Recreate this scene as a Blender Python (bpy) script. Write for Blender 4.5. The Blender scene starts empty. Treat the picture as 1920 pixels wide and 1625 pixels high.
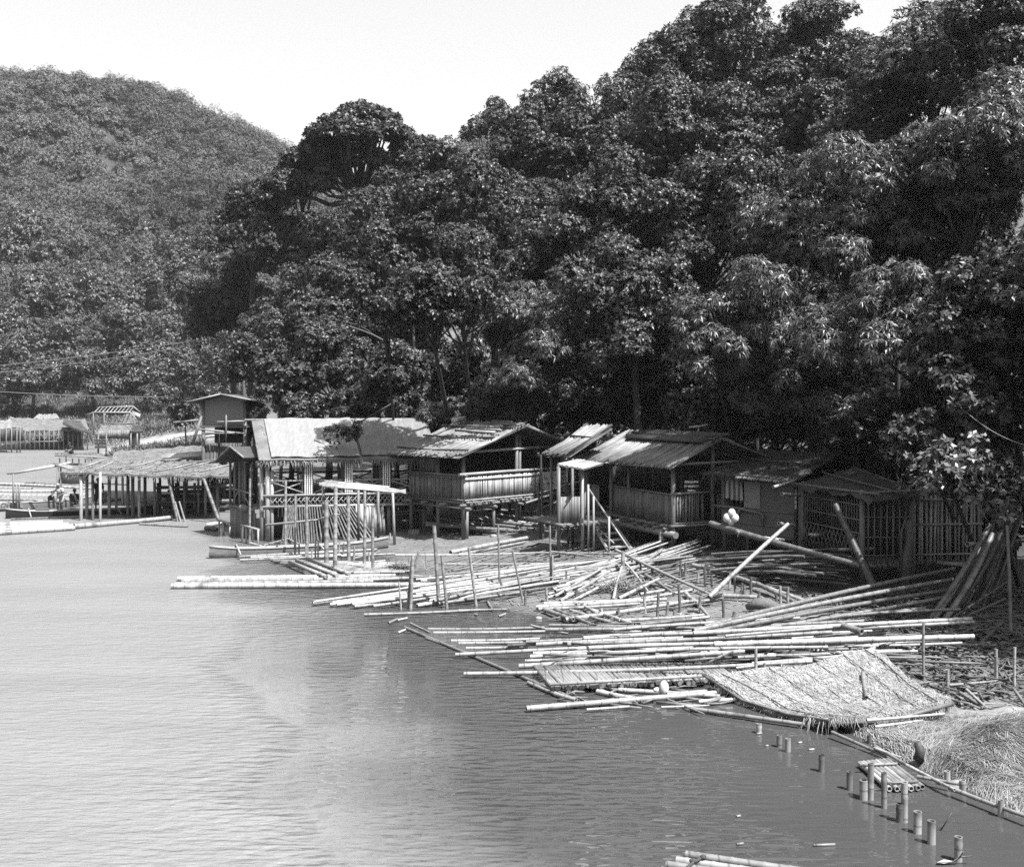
import bpy, math, random
import numpy as np
from mathutils import Vector, Matrix

S = bpy.context.scene
COL = S.collection
random.seed(7)
RNG = np.random.default_rng(11)
R = random.random
def U(a, b): return a + (b - a) * random.random()

# ------------------------------------------------------------------ camera
CAM_H, F_PX, HOR, CX = 6.0, 2000.0, 750.0, 960.0
cam = bpy.data.cameras.new('camera')
cam.sensor_fit = 'HORIZONTAL'; cam.sensor_width = 36.0
cam.lens = F_PX / 1920.0 * 36.0
cam.shift_y = -(812.5 - HOR) / 1920.0
cam.clip_start = 0.5; cam.clip_end = 5000
cam_o = bpy.data.objects.new('camera', cam); COL.objects.link(cam_o)
cam_o.location = (0, 0, CAM_H); cam_o.rotation_euler = (math.radians(90), 0, 0)
S.camera = cam_o

def at(px, py, Y):
    """the world point that stands at depth Y under a photo pixel"""
    return Vector(((px - CX) / F_PX * Y, Y, CAM_H - (py - HOR) / F_PX * Y))
def onz(px, py, z=0.0):
    return at(px, py, (CAM_H - z) * F_PX / (py - HOR))

# ------------------------------------------------------------------ light
SUN = Vector((0.37, -0.34, 0.87)).normalized()
sun = bpy.data.lights.new('sun', 'SUN'); sun.energy = 5.0; sun.angle = math.radians(0.5)
sun.color = (1.0, 1.0, 1.0)
sun_o = bpy.data.objects.new('sun', sun); COL.objects.link(sun_o)
sun_o.location = (0, 0, 80); sun_o.rotation_euler = SUN.to_track_quat('Z', 'Y').to_euler()
W = bpy.data.worlds.new('World'); S.world = W; W.use_nodes = True
nt = W.node_tree
sky = nt.nodes.new('ShaderNodeTexSky'); sky.sky_type = 'NISHITA'; sky.sun_disc = False
sky.sun_elevation = math.asin(SUN.z); sky.sun_rotation = math.atan2(SUN.x, SUN.y)
sky.air_density = 1.0; sky.dust_density = 4.0; sky.ozone_density = 1.0
bw = nt.nodes.new('ShaderNodeSeparateColor')     # blue-sensitive black-and-white film
bg = nt.nodes['Background']; bg.inputs['Strength'].default_value = 0.075
nt.links.new(sky.outputs['Color'], bw.inputs[0]); nt.links.new(bw.outputs['Blue'], bg.inputs['Color'])
S.view_settings.view_transform = 'Standard'; S.view_settings.look = 'None'
S.view_settings.exposure = 1.85; S.view_settings.gamma = 1.0
S.render.engine = 'CYCLES'
S.cycles.max_bounces = 6; S.cycles.diffuse_bounces = 1; S.cycles.glossy_bounces = 3
S.cycles.transparent_max_bounces = 4; S.cycles.volume_bounces = 0
S.cycles.use_denoising = False

# ------------------------------------------------------------------ materials (greys: the film saw no colour)
class NB:
    def __init__(s, name):
        s.m = bpy.data.materials.new(name); s.m.use_nodes = True
        s.t = s.m.node_tree; s.p = s.t.nodes['Principled BSDF']
    def n(s, typ, **kw):
        x = s.t.nodes.new(typ)
        for k, v in kw.items(): setattr(x, k, v)
        return x
    def l(s, a, b): s.t.links.new(a, b)
    def math(s, op, a, b=None, c=None):
        x = s.n('ShaderNodeMath', operation=op)
        for i, v in enumerate((a, b, c)):
            if v is None: continue
            if isinstance(v, (int, float)): x.inputs[i].default_value = v
            else: s.l(v, x.inputs[i])
        return x.outputs[0]
    def ramp(s, v, a, b, lo, hi):
        x = s.n('ShaderNodeMapRange')
        s.l(v, x.inputs[0])
        for i, q in enumerate((a, b, lo, hi)): x.inputs[1 + i].default_value = q
        return x.outputs[0]
    def noise(s, scale, detail=4, vec=None, stretch=None, rough=0.6):
        tc = s.n('ShaderNodeTexCoord'); v = tc.outputs['Object']
        if stretch:
            mp = s.n('ShaderNodeMapping'); mp.inputs['Scale'].default_value = stretch
            s.l(v, mp.inputs['Vector']); v = mp.outputs['Vector']
        x = s.n('ShaderNodeTexNoise'); x.inputs['Scale'].default_value = scale
        x.inputs['Detail'].default_value = detail; x.inputs['Roughness'].default_value = rough
        s.l(v, x.inputs['Vector']); return x.outputs['Fac']

def mat(name, base, rough=0.7, var=0.25, objvar=0.0, nz=0.25, nscale=6, stretch=None, bump=0.0, bscale=20,
        rings=False, spec=0.4, attr=None):
    b = NB(name)
    ge = b.n('ShaderNodeNewGeometry')
    v = b.ramp(ge.outputs['Random Per Island'], 0, 1, 1 - var, 1 + var)
    if objvar:
        oi = b.n('ShaderNodeObjectInfo')
        v = b.math('MULTIPLY', v, b.ramp(oi.outputs['Random'], 0, 1, 1 - objvar, 1 + objvar))
    if nz:
        v = b.math('MULTIPLY', v, b.ramp(b.noise(nscale, 5, stretch=stretch), 0.25, 0.75, 1 - nz, 1 + nz))
    if rings:
        tc = b.n('ShaderNodeTexCoord'); sp = b.n('ShaderNodeSeparateXYZ'); b.l(tc.outputs['Object'], sp.inputs[0])
        oi = b.n('ShaderNodeObjectInfo')
        x = b.math('ADD', sp.outputs[0], oi.outputs['Random'])
        fr = b.math('FRACT', b.math('DIVIDE', x, 0.36))
        v = b.math('MULTIPLY', v, b.ramp(b.math('ABSOLUTE', b.math('SUBTRACT', fr, 0.5)), 0.0, 0.06, 0.45, 1.0))
        st = b.ramp(b.noise(1.6, 4), 0.56, 0.66, 1.0, 0.55)       # mildew stains
        v = b.math('MULTIPLY', v, st)
    if attr:
        a = b.n('ShaderNodeAttribute'); a.attribute_name = attr
        v = b.math('MULTIPLY', v, a.outputs['Fac'])
    v = b.math('MULTIPLY', v, base * 0.41)
    b.l(v, b.p.inputs['Base Color'])
    b.p.inputs['Roughness'].default_value = rough
    b.p.inputs['Specular IOR Level'].default_value = spec
    if bump:
        bp = b.n('ShaderNodeBump'); bp.inputs['Strength'].default_value = bump; bp.inputs['Distance'].default_value = 0.03
        b.l(b.noise(bscale, 5, stretch=stretch), bp.inputs['Height']); b.l(bp.outputs['Normal'], b.p.inputs['Normal'])
    return b.m

M = {}
M['bamboo'] = mat('pale_bamboo', 0.37, 0.5, 0.0, 0.38, 0.22, 5, rings=True)
M['bamboo_grey'] = mat('weathered_bamboo', 0.19, 0.55, 0.0, 0.35, 0.2, 5, rings=True)
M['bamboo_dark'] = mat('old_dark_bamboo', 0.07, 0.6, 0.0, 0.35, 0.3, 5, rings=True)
M['frame'] = mat('bamboo_frame', 0.18, 0.6, 0.25, 0, 0.3, 3)
M['frame_pale'] = mat('pale_bamboo_frame', 0.36, 0.55, 0.2, 0, 0.2, 3)
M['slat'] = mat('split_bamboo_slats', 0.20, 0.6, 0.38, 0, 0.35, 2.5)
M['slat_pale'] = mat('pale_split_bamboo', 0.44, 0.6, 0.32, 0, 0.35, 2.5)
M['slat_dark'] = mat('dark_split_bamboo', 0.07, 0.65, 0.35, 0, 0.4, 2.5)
M['roof_slat'] = mat('split_bamboo_roofing', 0.27, 0.6, 0.30, 0, 0.5, 2.0)
M['thatch'] = mat('straw_thatch', 0.27, 0.9, 0.35, 0, 0.4, 1.5, bump=0.6)
M['thatch_dark'] = mat('old_dark_thatch', 0.07, 0.9, 0.35, 0, 0.5, 1.5, bump=0.6)
M['straw'] = mat('loose_straw', 0.28, 0.8, 0.5, 0, 0.22, 1.2)
M['straw_pale'] = mat('dry_pale_straw', 0.38, 0.8, 0.4, 0, 0.25, 1.2)
M['mat_thatch'] = mat('panel_thatch', 0.33, 0.9, 0.3, 0, 0.3, 1.5, bump=0.6)
M['woven'] = mat('woven_bamboo_matting', 0.14, 0.8, 0.1, 0, 0.35, 14, bump=0.5)
M['woven_pale'] = mat('pale_woven_matting', 0.28, 0.8, 0.1, 0, 0.3, 14, bump=0.5)
M['sheet'] = mat('pale_roofing_sheet', 0.31, 0.6, 0.03, 0, 0.22, 2.0, stretch=(6, 1, 1), bump=0.25, bscale=9)
M['sheet_shaded'] = mat('shade_toned_roofing_sheet', 0.23, 0.7, 0.03, 0, 0.35, 1.6, stretch=(5, 1, 1), bump=0.35, bscale=9)  # same sheeting as the pale one, darkened to stand in for tree shade
M['tarp'] = mat('grey_tarpaulin', 0.06, 0.7, 0.1, 0, 0.5, 2.0, bump=0.5, bscale=4)
M['wood'] = mat('weathered_wood', 0.13, 0.75, 0.2, 0, 0.35, 6, bump=0.3)
M['wood_dark'] = mat('dark_wood', 0.06, 0.7, 0.2, 0, 0.35, 6, bump=0.3)
M['hull_black'] = mat('black_hull_paint', 0.025, 0.5, 0, 0, 0.3, 5)
M['hull_grey'] = mat('grey_hull_planks', 0.26, 0.7, 0.1, 0, 0.4, 4, stretch=(0.5, 3, 3), bump=0.3)
M['inside'] = mat('pale_boat_inside', 0.46, 0.7, 0.1, 0, 0.3, 5)
M['white'] = mat('white_plastic', 0.8, 0.45, 0, 0, 0.05, 5)
M['cloth_white'] = mat('white_cloth', 0.78, 0.9, 0, 0, 0.08, 5)
M['ink'] = mat('dark_paint', 0.03, 0.8, 0, 0, 0, 5)
M['bark'] = mat('tree_bark', 0.05, 0.9, 0.1, 0, 0.4, 6, bump=0.7)
M['bark_pale'] = mat('pale_tree_bark', 0.13, 0.9, 0.1, 0, 0.4, 6, bump=0.5)
M['skin'] = mat('skin', 0.13, 0.55, 0, 0, 0.05, 5)
M['hair'] = mat('black_hair', 0.015, 0.5, 0, 0, 0, 5)
M['shirt_black'] = mat('black_shirt', 0.02, 0.9, 0, 0, 0.2, 8)
M['shirt_white'] = mat('pale_shirt', 0.62, 0.9, 0, 0, 0.1, 8)
M['shorts_grey'] = mat('grey_shorts', 0.40, 0.9, 0, 0, 0.15, 8)
M['shorts_dark'] = mat('dark_shorts', 0.06, 0.9, 0, 0, 0.15, 8)
M['stone'] = mat('stone', 0.34, 0.9, 0.1, 0, 0.4, 3, bump=0.8, bscale=6)
M['rope'] = mat('dark_rope', 0.06, 0.9, 0.2, 0, 0.2, 9)
M['cable'] = mat('cable_black', 0.05, 0.5, 0, 0, 0, 1)
M['cable_grey'] = mat('cable_weathered', 0.3, 0.5, 0, 0, 0, 1)

def stripes(name, a, b_, period, axis):
    b = NB(name); tc = b.n('ShaderNodeTexCoord'); sp = b.n('ShaderNodeSeparateXYZ'); b.l(tc.outputs['Object'], sp.inputs[0])
    fr = b.math('FRACT', b.math('DIVIDE', sp.outputs[axis], period))
    v = b.ramp(b.math('GREATER_THAN', fr, 0.5), 0, 1, a, b_)
    b.l(v, b.p.inputs['Base Color']); b.p.inputs['Roughness'].default_value = 0.9
    return b.m
M['stripes'] = stripes('striped_cloth', 0.03, 0.75, 0.16, 2)
M['stripes_v'] = stripes('streaked_cloth', 0.05, 0.22, 0.14, 0)

def leafmat(name, base, var=0.45, rough=0.42, spec=0.5, attr=None, trans=0.0):
    m = mat(name, base, rough, var, 0.0, 0.0, spec=spec, attr=attr)
    return m
M['leaf'] = leafmat('glossy_leaf', 0.066, rough=0.46, spec=0.26)
M['leaf_lance'] = leafmat('lance_leaf', 0.090, rough=0.44, spec=0.32)
M['leaf_bright'] = leafmat('bright_broad_leaf', 0.16, rough=0.45, spec=0.4)
M['leaf_dark'] = leafmat('dark_leaf', 0.040, rough=0.5, spec=0.3)
M['leaf_mid'] = leafmat('hillside_leaf', 0.070, rough=0.5, spec=0.4)
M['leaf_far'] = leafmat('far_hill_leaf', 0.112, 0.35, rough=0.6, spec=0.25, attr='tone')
M['grass'] = leafmat('dry_grass', 0.20, 0.4, 0.8, 0.2)

# ------------------------------------------------------------------ mesh builder
class MB:
    def __init__(s): s.v = []; s.f = []; s.sm = []
    def add(s, vs, fs, smooth=False):
        k = len(s.v); s.v += [tuple(p) for p in vs]
        for f in fs: s.f.append([i + k for i in f]); s.sm.append(smooth)
        return s
    def tube(s, pts, rad, n=6, cap=True, smooth=True, flat=1.0):
        pts = [Vector(p) for p in pts]
        if not hasattr(rad, '__len__'): rad = [rad] * len(pts)
        vs = []; d0 = (pts[1] - pts[0]).normalized()
        up = Vector((0, 0, 1)) if abs(d0.z) < 0.9 else Vector((0, 1, 0))
        for i, p in enumerate(pts):
            d = (pts[min(i + 1, len(pts) - 1)] - pts[max(i - 1, 0)]).normalized()
            sx = d.cross(up).normalized(); sy = sx.cross(d).normalized()
            for k in range(n):
                a = 2 * math.pi * (k + 0.5) / n
                vs.append(p + sx * math.cos(a) * rad[i] + sy * math.sin(a) * rad[i] * flat)
        fs = []
        for i in range(len(pts) - 1):
            for k in range(n):
                a = i * n + k; b = i * n + (k + 1) % n
                fs.append([a, b, b + n, a + n])
        s.add(vs, fs, smooth)
        if cap:
            k = len(s.v) - len(vs)
            s.f.append([k + j for j in range(n)][::-1]); s.sm.append(False)
            s.f.append([k + len(vs) - n + j for j in range(n)]); s.sm.append(False)
        return s
    def bar(s, a, b, r, n=6): return s.tube([a, b], r, n)
    def box(s, c, sz, rz=0.0, rx=0.0):
        m = Matrix.Rotation(rz, 3, 'Z') @ Matrix.Rotation(rx, 3, 'X'); c = Vector(c)
        vs = [c + m @ Vector((sz[0] * x / 2, sz[1] * y / 2, sz[2] * z / 2)) for x in (-1, 1) for y in (-1, 1) for z in (-1, 1)]
        return s.add(vs, [[0, 1, 3, 2], [4, 6, 7, 5], [0, 4, 5, 1], [2, 3, 7, 6], [0, 2, 6, 4], [1, 5, 7, 3]])
    def slab(s, q, t):
        """a quad (4 corners, in order) given thickness t"""
        q = [Vector(p) for p in q]; n = (q[1] - q[0]).cross(q[3] - q[0]).normalized() * t
        vs = q + [p - n for p in q]
        return s.add(vs, [[0, 1, 2, 3], [7, 6, 5, 4], [0, 4, 5, 1], [1, 5, 6, 2], [2, 6, 7, 3], [3, 7, 4, 0]])
    def slats(s, a0, a1, b0, b1, n, r, jit=0.0, sag=0.0, gap=0.0, sides=5, endjit=0.0):
        """n round slats from the line a0-a1 to the line b0-b1"""
        a0, a1, b0, b1 = map(Vector, (a0, a1, b0, b1))
        for i in range(n):
            if gap and R() < gap: continue
            t = (i + 0.5) / n + U(-1, 1) * jit / n
            p = a0.lerp(a1, t); q = b0.lerp(b1, min(1, max(0, t + U(-1, 1) * jit * 0.6 / n)))
            d = (q - p); 
            if endjit: p = p + d * U(-endjit, endjit); q = q + d * U(-endjit, endjit)
            rr = r * U(0.8, 1.15)
            if sag:
                m = p.lerp(q, 0.5) - Vector((0, 0, sag * U(0.6, 1.4)))
                s.tube([p, m, q], rr, sides)
            else: s.tube([p, q], rr, sides)
        return s
    def blades(s, q, n, length, width, down, lift=0.05, spread=0.35):
        """n straw blades lying on the bilinear patch q, mostly along 'down'"""
        q = [Vector(p) for p in q]; dn = Vector(down).normalized()
        nn = (q[1] - q[0]).cross(q[3] - q[0]).normalized()
        if nn.z < 0: nn = -nn
        for _ in range(n):
            a, b = R(), R()
            p = q[0].lerp(q[1], a).lerp(q[3].lerp(q[2], a), b)
            sd = nn.cross(dn).normalized()
            d = (dn + sd * random.gauss(0, spread) + nn * U(-0.05, lift * 4)).normalized()
            w = nn.cross(d).normalized() * width * U(0.6, 1.4); L = length * U(0.5, 1.4)
            p = p + nn * U(0.0, lift)
            s.add([p - w, p + w, p + d * L - nn * L * 0.05], [[0, 1, 2]])
        return s
    def build(s, name, m, parent=None, obj=None):
        off = Vector((0, 0, 0))
        if parent is not None:
            r = parent
            while r is not None: off = off + r.location; r = r.parent
        me = bpy.data.meshes.new(name)
        me.from_pydata([(x - off.x, y - off.y, z - off.z) for x, y, z in s.v], [], s.f)
        me.polygons.foreach_set('use_smooth', s.sm)
        me.materials.append(m); me.update()
        o = bpy.data.objects.new(name, me); COL.objects.link(o)
        if parent is not None: o.parent = parent
        return o
    def solo(s, name, m, loc, label, cat, group=None, kind=None):
        """a thing that is one mesh, with its origin at loc"""
        loc = Vector(loc)
        me = bpy.data.meshes.new(name)
        me.from_pydata([(x - loc.x, y - loc.y, z - loc.z) for x, y, z in s.v], [], s.f)
        me.polygons.foreach_set('use_smooth', s.sm)
        me.materials.append(m); me.update()
        o = bpy.data.objects.new(name, me); COL.objects.link(o); o.location = loc
        return tag(o, label, cat, group, kind)

def tag(o, label=None, cat=None, group=None, kind=None):
    if label: o['label'] = label
    if cat: o['category'] = cat
    if group: o['group'] = group
    if kind: o['kind'] = kind
    return o
def thing(name, label, cat, loc, group=None):
    o = bpy.data.objects.new(name, None); COL.objects.link(o); o.location = loc; o.empty_display_size = 0.3
    return tag(o, label, cat, group)

def npmesh(name, verts, quads, m, loc=(0, 0, 0), attr=None, parent=None):
    me = bpy.data.meshes.new(name)
    nv, nf, k = len(verts), len(quads), quads.shape[1]
    me.vertices.add(nv); me.vertices.foreach_set('co', (verts - np.array(loc)).astype(np.float32).ravel())
    me.loops.add(nf * k); me.loops.foreach_set('vertex_index', quads.astype(np.int32).ravel())
    me.polygons.add(nf); me.polygons.foreach_set('loop_start', (np.arange(nf) * k).astype(np.int32))
    me.polygons.foreach_set('loop_total', np.full(nf, k, np.int32))
    me.update(calc_edges=True)
    for an, av in (attr or {}).items():
        a = me.attributes.new(an, 'FLOAT', 'POINT'); a.data.foreach_set('value', av.astype(np.float32))
    me.materials.append(m)
    o = bpy.data.objects.new(name, me); COL.objects.link(o)
    if parent is not None: o.parent = parent
    else: o.location = loc
    return o

HAZE = 0.00013
def make_haze():
    m = bpy.data.materials.new('haze'); m.use_nodes = True; t = m.node_tree
    t.nodes.remove(t.nodes['Principled BSDF']); v = t.nodes.new('ShaderNodeVolumePrincipled')
    v.inputs['Color'].default_value = (.9, .9, .9, 1); v.inputs['Density'].default_value = HAZE; v.inputs['Anisotropy'].default_value = 0.2
    t.links.new(v.outputs[0], t.nodes['Material Output'].inputs['Volume'])
    o = MB().box((100, 650, 83), (2400, 1800, 172)).build('haze', m)
    tag(o, 'thin pale haze filling the valley air', 'haze', kind='stuff')
if HAZE: make_haze()

# ------------------------------------------------------------------ terrain
SHORE = [(14, -30), (12.5, 4), (9.6, 11), (7.6, 15.2), (6.5, 18.4), (6.1, 20.0), (5.2, 22.0), (4.0, 26.5), (1.3, 28.8), (-0.1, 30.2),
         (-1.6, 32.8), (-3.6, 36.9), (-5.2, 41.4), (-7.0, 43.9), (-9.0, 46.4), (-12.6, 48.6), (-14.2, 51.0), (-17.5, 57), (-20, 68),
         (-29, 86), (-37, 96), (-43, 107), (-50, 128), (-66, 135), (-112, 140), (-420, 150)]
LAND = SHORE + [(-420, 1500), (900, 1500), (900, -30)]
def shore_dist(X, Y):
    X = np.asarray(X, float); Y = np.asarray(Y, float)
    best = np.full(X.shape, 1e18); inside = np.zeros(X.shape, bool)
    for i in range(len(LAND)):
        ax, ay = LAND[i]; bx, by = LAND[(i + 1) % len(LAND)]
        if i < len(SHORE) - 1:
            dx, dy = bx - ax, by - ay
            t = np.clip(((X - ax) * dx + (Y - ay) * dy) / (dx * dx + dy * dy), 0, 1)
            best = np.minimum(best, (X - ax - t * dx) ** 2 + (Y - ay - t * dy) ** 2)
        c = (ay > Y) != (by > Y)
        with np.errstate(divide='ignore', invalid='ignore'):
            xi = (bx - ax) * (Y - ay) / ((by - ay) if by != ay else 1e-9) + ax
        inside ^= c & (X < xi)
    return np.where(inside, 1, -1) * np.sqrt(best)
def sm(a, b, x):
    t = np.clip((x - a) / (b - a), 0, 1); return t * t * (3 - 2 * t)
RX = np.array([-420, -240, -144, -124, -99, -76, -63, -58, -51, -24, 6, 60, 400.])
RZ = np.array([82, 91, 89, 85, 84, 75, 68, 62, 55, 36, 24, 22, 22.])
QX = np.array([-500, -150, -126, -54, -33, 12, 120, 400.])
QZ = np.array([100, 112, 116, 126, 133, 118, 105, 100.])
def vnoise(X, Y, sc, seed):
    r = np.random.default_rng(seed); o = np.zeros_like(X, dtype=float)
    for k in range(5):
        a = r.uniform(0, 6.28); f = r.uniform(0.6, 1.6) / sc
        o += np.sin((X * math.cos(a) + Y * math.sin(a)) * f * 6.28 + r.uniform(0, 6.28))
    return o / 5
def height(X, Y):
    X = np.asarray(X, float); Y = np.asarray(Y, float)
    d = shore_dist(X, Y)
    wf = sm(80, 110, Y)
    bank = 0.052 * np.minimum(np.maximum(d, 0), 15) * (1 - wf) + wf * 0.13 * np.clip(d, 0, 34)
    h = np.where(d < 0, np.maximum(d * 0.3, -2.0), bank)
    h = h + np.where(d > 0, np.minimum(d * 0.3, 1) * 0.05 * vnoise(X, Y, 2.2, 1), 0)
    dd = np.clip(d - 16, 0, None)
    h = h + 21 * (1 - np.exp(-0.5 * dd / 21)) * sm(-36, -14, X)
    left = np.interp(X, RX, RZ) * sm(158, 300, Y) ** 0.8 * (1 - 0.5 * sm(310, 420, Y))
    left = left * (1 + 0.17 * vnoise(X, Y, 75, 5) * sm(160, 220, Y) * (1 - sm(250, 300, Y)))
    far = np.interp(X * 600 / np.maximum(Y, 300), QX, QZ) * sm(420, 600, Y)
    return h + np.maximum(left * sm(150, 170, Y), far)
def gz(x, y): return float(height(np.array([x]), np.array([y]))[0])
_YS = np.concatenate([np.arange(10, 80, 0.05), np.arange(80, 420, 0.5)])
def gp(px, py, lift=0.0):
    """where the photo pixel meets the ground or the water surface"""
    X = (px - CX) / F_PX * _YS; Z = CAM_H - (py - HOR) / F_PX * _YS
    Hh = np.maximum(height(X, _YS), 0.0)
    k = np.nonzero(Z <= Hh + lift)[0]
    i = k[0] if len(k) else len(_YS) - 1
    return Vector((float(X[i]), float(_YS[i]), float(Z[i])))

def make_ground():
    ys = [-28.0]
    while ys[-1] < 1450:
        y = ys[-1]; ys.append(y + max(0.4, 0.012 * max(0, y)) if y > 8 else y + 2.5)
    ys = np.array(ys)
    us = np.concatenate([np.linspace(-1.5, -0.62, 24)[:-1], np.linspace(-0.62, 0.66, 240), np.linspace(0.66, 1.5, 24)[1:]])
    UU, YY = np.meshgrid(us, ys)
    XX = UU * (YY + 32) * 1.0
    ZZ = height(XX, YY)
    d = shore_dist(XX, YY)
    n, m_ = XX.shape
    v = np.stack([XX.ravel(), YY.ravel(), ZZ.ravel()], 1)
    i = np.arange(n * m_).reshape(n, m_)
    q = np.stack([i[:-1, :-1].ravel(), i[:-1, 1:].ravel(), i[1:, 1:].ravel(), i[1:, :-1].ravel()], 1)
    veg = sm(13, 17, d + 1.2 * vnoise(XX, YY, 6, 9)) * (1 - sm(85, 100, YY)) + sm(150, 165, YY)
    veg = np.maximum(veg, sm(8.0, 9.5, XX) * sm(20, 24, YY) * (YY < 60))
    sand = np.exp(-(((XX + 40) / 8.5) ** 2 + ((YY - 127) / 13.0) ** 2) ** 2)
    wet = 1 - sm(0.0, 1.3, d)
    b = NB('ground')
    def A(nm):
        a = b.n('ShaderNodeAttribute'); a.attribute_name = nm; return a.outputs['Fac']
    nz = b.ramp(b.noise(0.9, 6), 0.3, 0.7, 0.75, 1.25)
    fine = b.ramp(b.noise(9, 5), 0.3, 0.7, 0.7, 1.3)
    peb = b.ramp(b.noise(16, 2), 0.66, 0.72, 1.0, 1.9)
    v0 = b.math('MULTIPLY', b.math('MULTIPLY', nz, fine), peb)
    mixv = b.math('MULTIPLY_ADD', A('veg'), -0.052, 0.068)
    mixv = b.math('ADD', mixv, b.math('MULTIPLY', A('sand'), 0.13))
    mixv = b.math('MULTIPLY', mixv, b.math('MULTIPLY_ADD', A('wet'), -0.45, 1.0))
    b.l(b.math('MULTIPLY', mixv, v0), b.p.inputs['Base Color'])
    b.p.inputs['Roughness'].default_value = 0.9
    bp = b.n('ShaderNodeBump'); bp.inputs['Strength'].default_value = 0.7; bp.inputs['Distance'].default_value = 0.06
    b.l(b.noise(5, 6), bp.inputs['Height']); b.l(bp.outputs['Normal'], b.p.inputs['Normal'])
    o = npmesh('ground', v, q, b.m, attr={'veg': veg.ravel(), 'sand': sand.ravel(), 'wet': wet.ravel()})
    o.data.polygons.foreach_set('use_smooth', np.ones(len(q), bool))
    tag(o, 'bare earth river bank rising into wooded hills', 'ground', kind='structure')
make_ground()

def make_water():
    b = NB('river_water')
    tc = b.n('ShaderNodeTexCoord')
    mp = b.n('ShaderNodeMapping'); mp.inputs['Scale'].default_value = (0.55, 1.5, 1.0); mp.inputs['Rotation'].default_value = (0, 0, 0.12)
    b.l(tc.outputs['Object'], mp.inputs['Vector'])
    def nz(scale, det, rough=0.5):
        x = b.n('ShaderNodeTexNoise'); x.inputs['Scale'].default_value = scale; x.inputs['Detail'].default_value = det
        x.inputs['Roughness'].default_value = rough; b.l(mp.outputs['Vector'], x.inputs['Vector']); return x.outputs['Fac']
    # a breeze ruffles the open river; the strip in the lee of the bank is calmer
    sp = b.n('ShaderNodeSeparateXYZ'); b.l(tc.outputs['Object'], sp.inputs[0])
    lee = b.math('ADD', b.math('ADD', sp.outputs[0], b.math('MULTIPLY', sp.outputs[1], 0.30)), b.math('MULTIPLY', b.math('SUBTRACT', nz(0.16, 3), 0.5), 5.0))
    breeze = b.ramp(lee, 0.6, 4.8, 1.0, 0.0)
    gust = b.ramp(nz(0.06, 3), 0.35, 0.65, 0.75, 1.15)
    fine = b.math('MULTIPLY', b.math('ADD', nz(5.5, 3, 0.6), b.math('MULTIPLY', nz(1.7, 2), 0.9)), b.math('MULTIPLY', breeze, gust))
    chop = b.math('MULTIPLY', b.ramp(lee, 4.0, 9.0, 1.0, 0.07), b.ramp(lee, -1.5, 2.0, 0.2, 1.0))
    hgt = b.math('ADD', b.math('MULTIPLY', fine, 0.75), b.math('MULTIPLY', nz(4.0, 1), b.math('MULTIPLY', chop, 1.7)))
    bp = b.n('ShaderNodeBump'); bp.inputs['Strength'].default_value = 1.0; bp.inputs['Distance'].default_value = 0.11
    b.l(hgt, bp.inputs['Height']); b.l(bp.outputs['Normal'], b.p.inputs['Normal'])
    v = b.ramp(nz(0.25, 3), 0.3, 0.7, 0.92, 1.08)
    v = b.math('MULTIPLY', v, b.ramp(breeze, 0, 1, 0.034, 0.116))  # base tone raised where ruffled, standing in for reflected sky
    b.l(v, b.p.inputs['Base Color'])
    b.l(b.ramp(breeze, 0.8, 1, 0.03, 0.38), b.p.inputs['Roughness'])
    b.p.inputs['IOR'].default_value = 1.333; b.p.inputs['Specular IOR Level'].default_value = 0.5
    me = MB(); xs = [-430, -120, -40, 0, 40, 120]; ysv = [-29, 10, 60, 200]
    me.add([(x, y, 0) for y in ysv for x in xs], [[j * 6 + i, j * 6 + i + 1, j * 6 + i + 7, j * 6 + i + 6] for j in range(3) for i in range(5)])
    o = me.build('water', b.m); tag(o, 'broad grey river with light ripples', 'water', kind='structure')
make_water()
# ------------------------------------------------------------------ vegetation
def leaves(c, n, k, L, Wd, droop, rng, elev=(-0.3, 0.8)):
    """rosettes of k leaves at points c with axes n -> vertices, quads"""
    N = len(c); n = n / np.linalg.norm(n, axis=1, keepdims=True)
    t1 = np.cross(n, rng.normal(size=(N, 3))); t1 /= np.linalg.norm(t1, axis=1, keepdims=True)
    t2 = np.cross(n, t1)
    ph = 2 * np.pi * (np.arange(k)[None, :] + rng.uniform(0, 0.8, (N, k))) / k + rng.uniform(0, 6.28, (N, 1))
    el = rng.uniform(elev[0], elev[1], (N, k))
    d = np.cos(el)[..., None] * (np.cos(ph)[..., None] * t1[:, None] + np.sin(ph)[..., None] * t2[:, None]) + np.sin(el)[..., None] * n[:, None]
    d[..., 2] -= droop * rng.uniform(0.3, 1.3, (N, k))
    d /= np.linalg.norm(d, axis=2, keepdims=True)
    nn = n[:, None] + rng.normal(size=(N, k, 3)) * 0.35
    s = np.cross(d, nn); s /= np.linalg.norm(s, axis=2, keepdims=True) + 1e-9
    LL = (L * rng.uniform(0.65, 1.25, (N, k)))[..., None]
    base = c[:, None] + d * LL * 0.08
    mid = c[:, None] + d * LL * 0.5
    tip = c[:, None] + d * LL; tip[..., 2] -= (LL[..., 0] * droop * 0.45)
    hw = s * Wd * 0.5 * rng.uniform(0.8, 1.2, (N, k))[..., None]
    v = np.stack([base, mid - hw, tip, mid + hw], 2).reshape(-1, 3)
    return v
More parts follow.
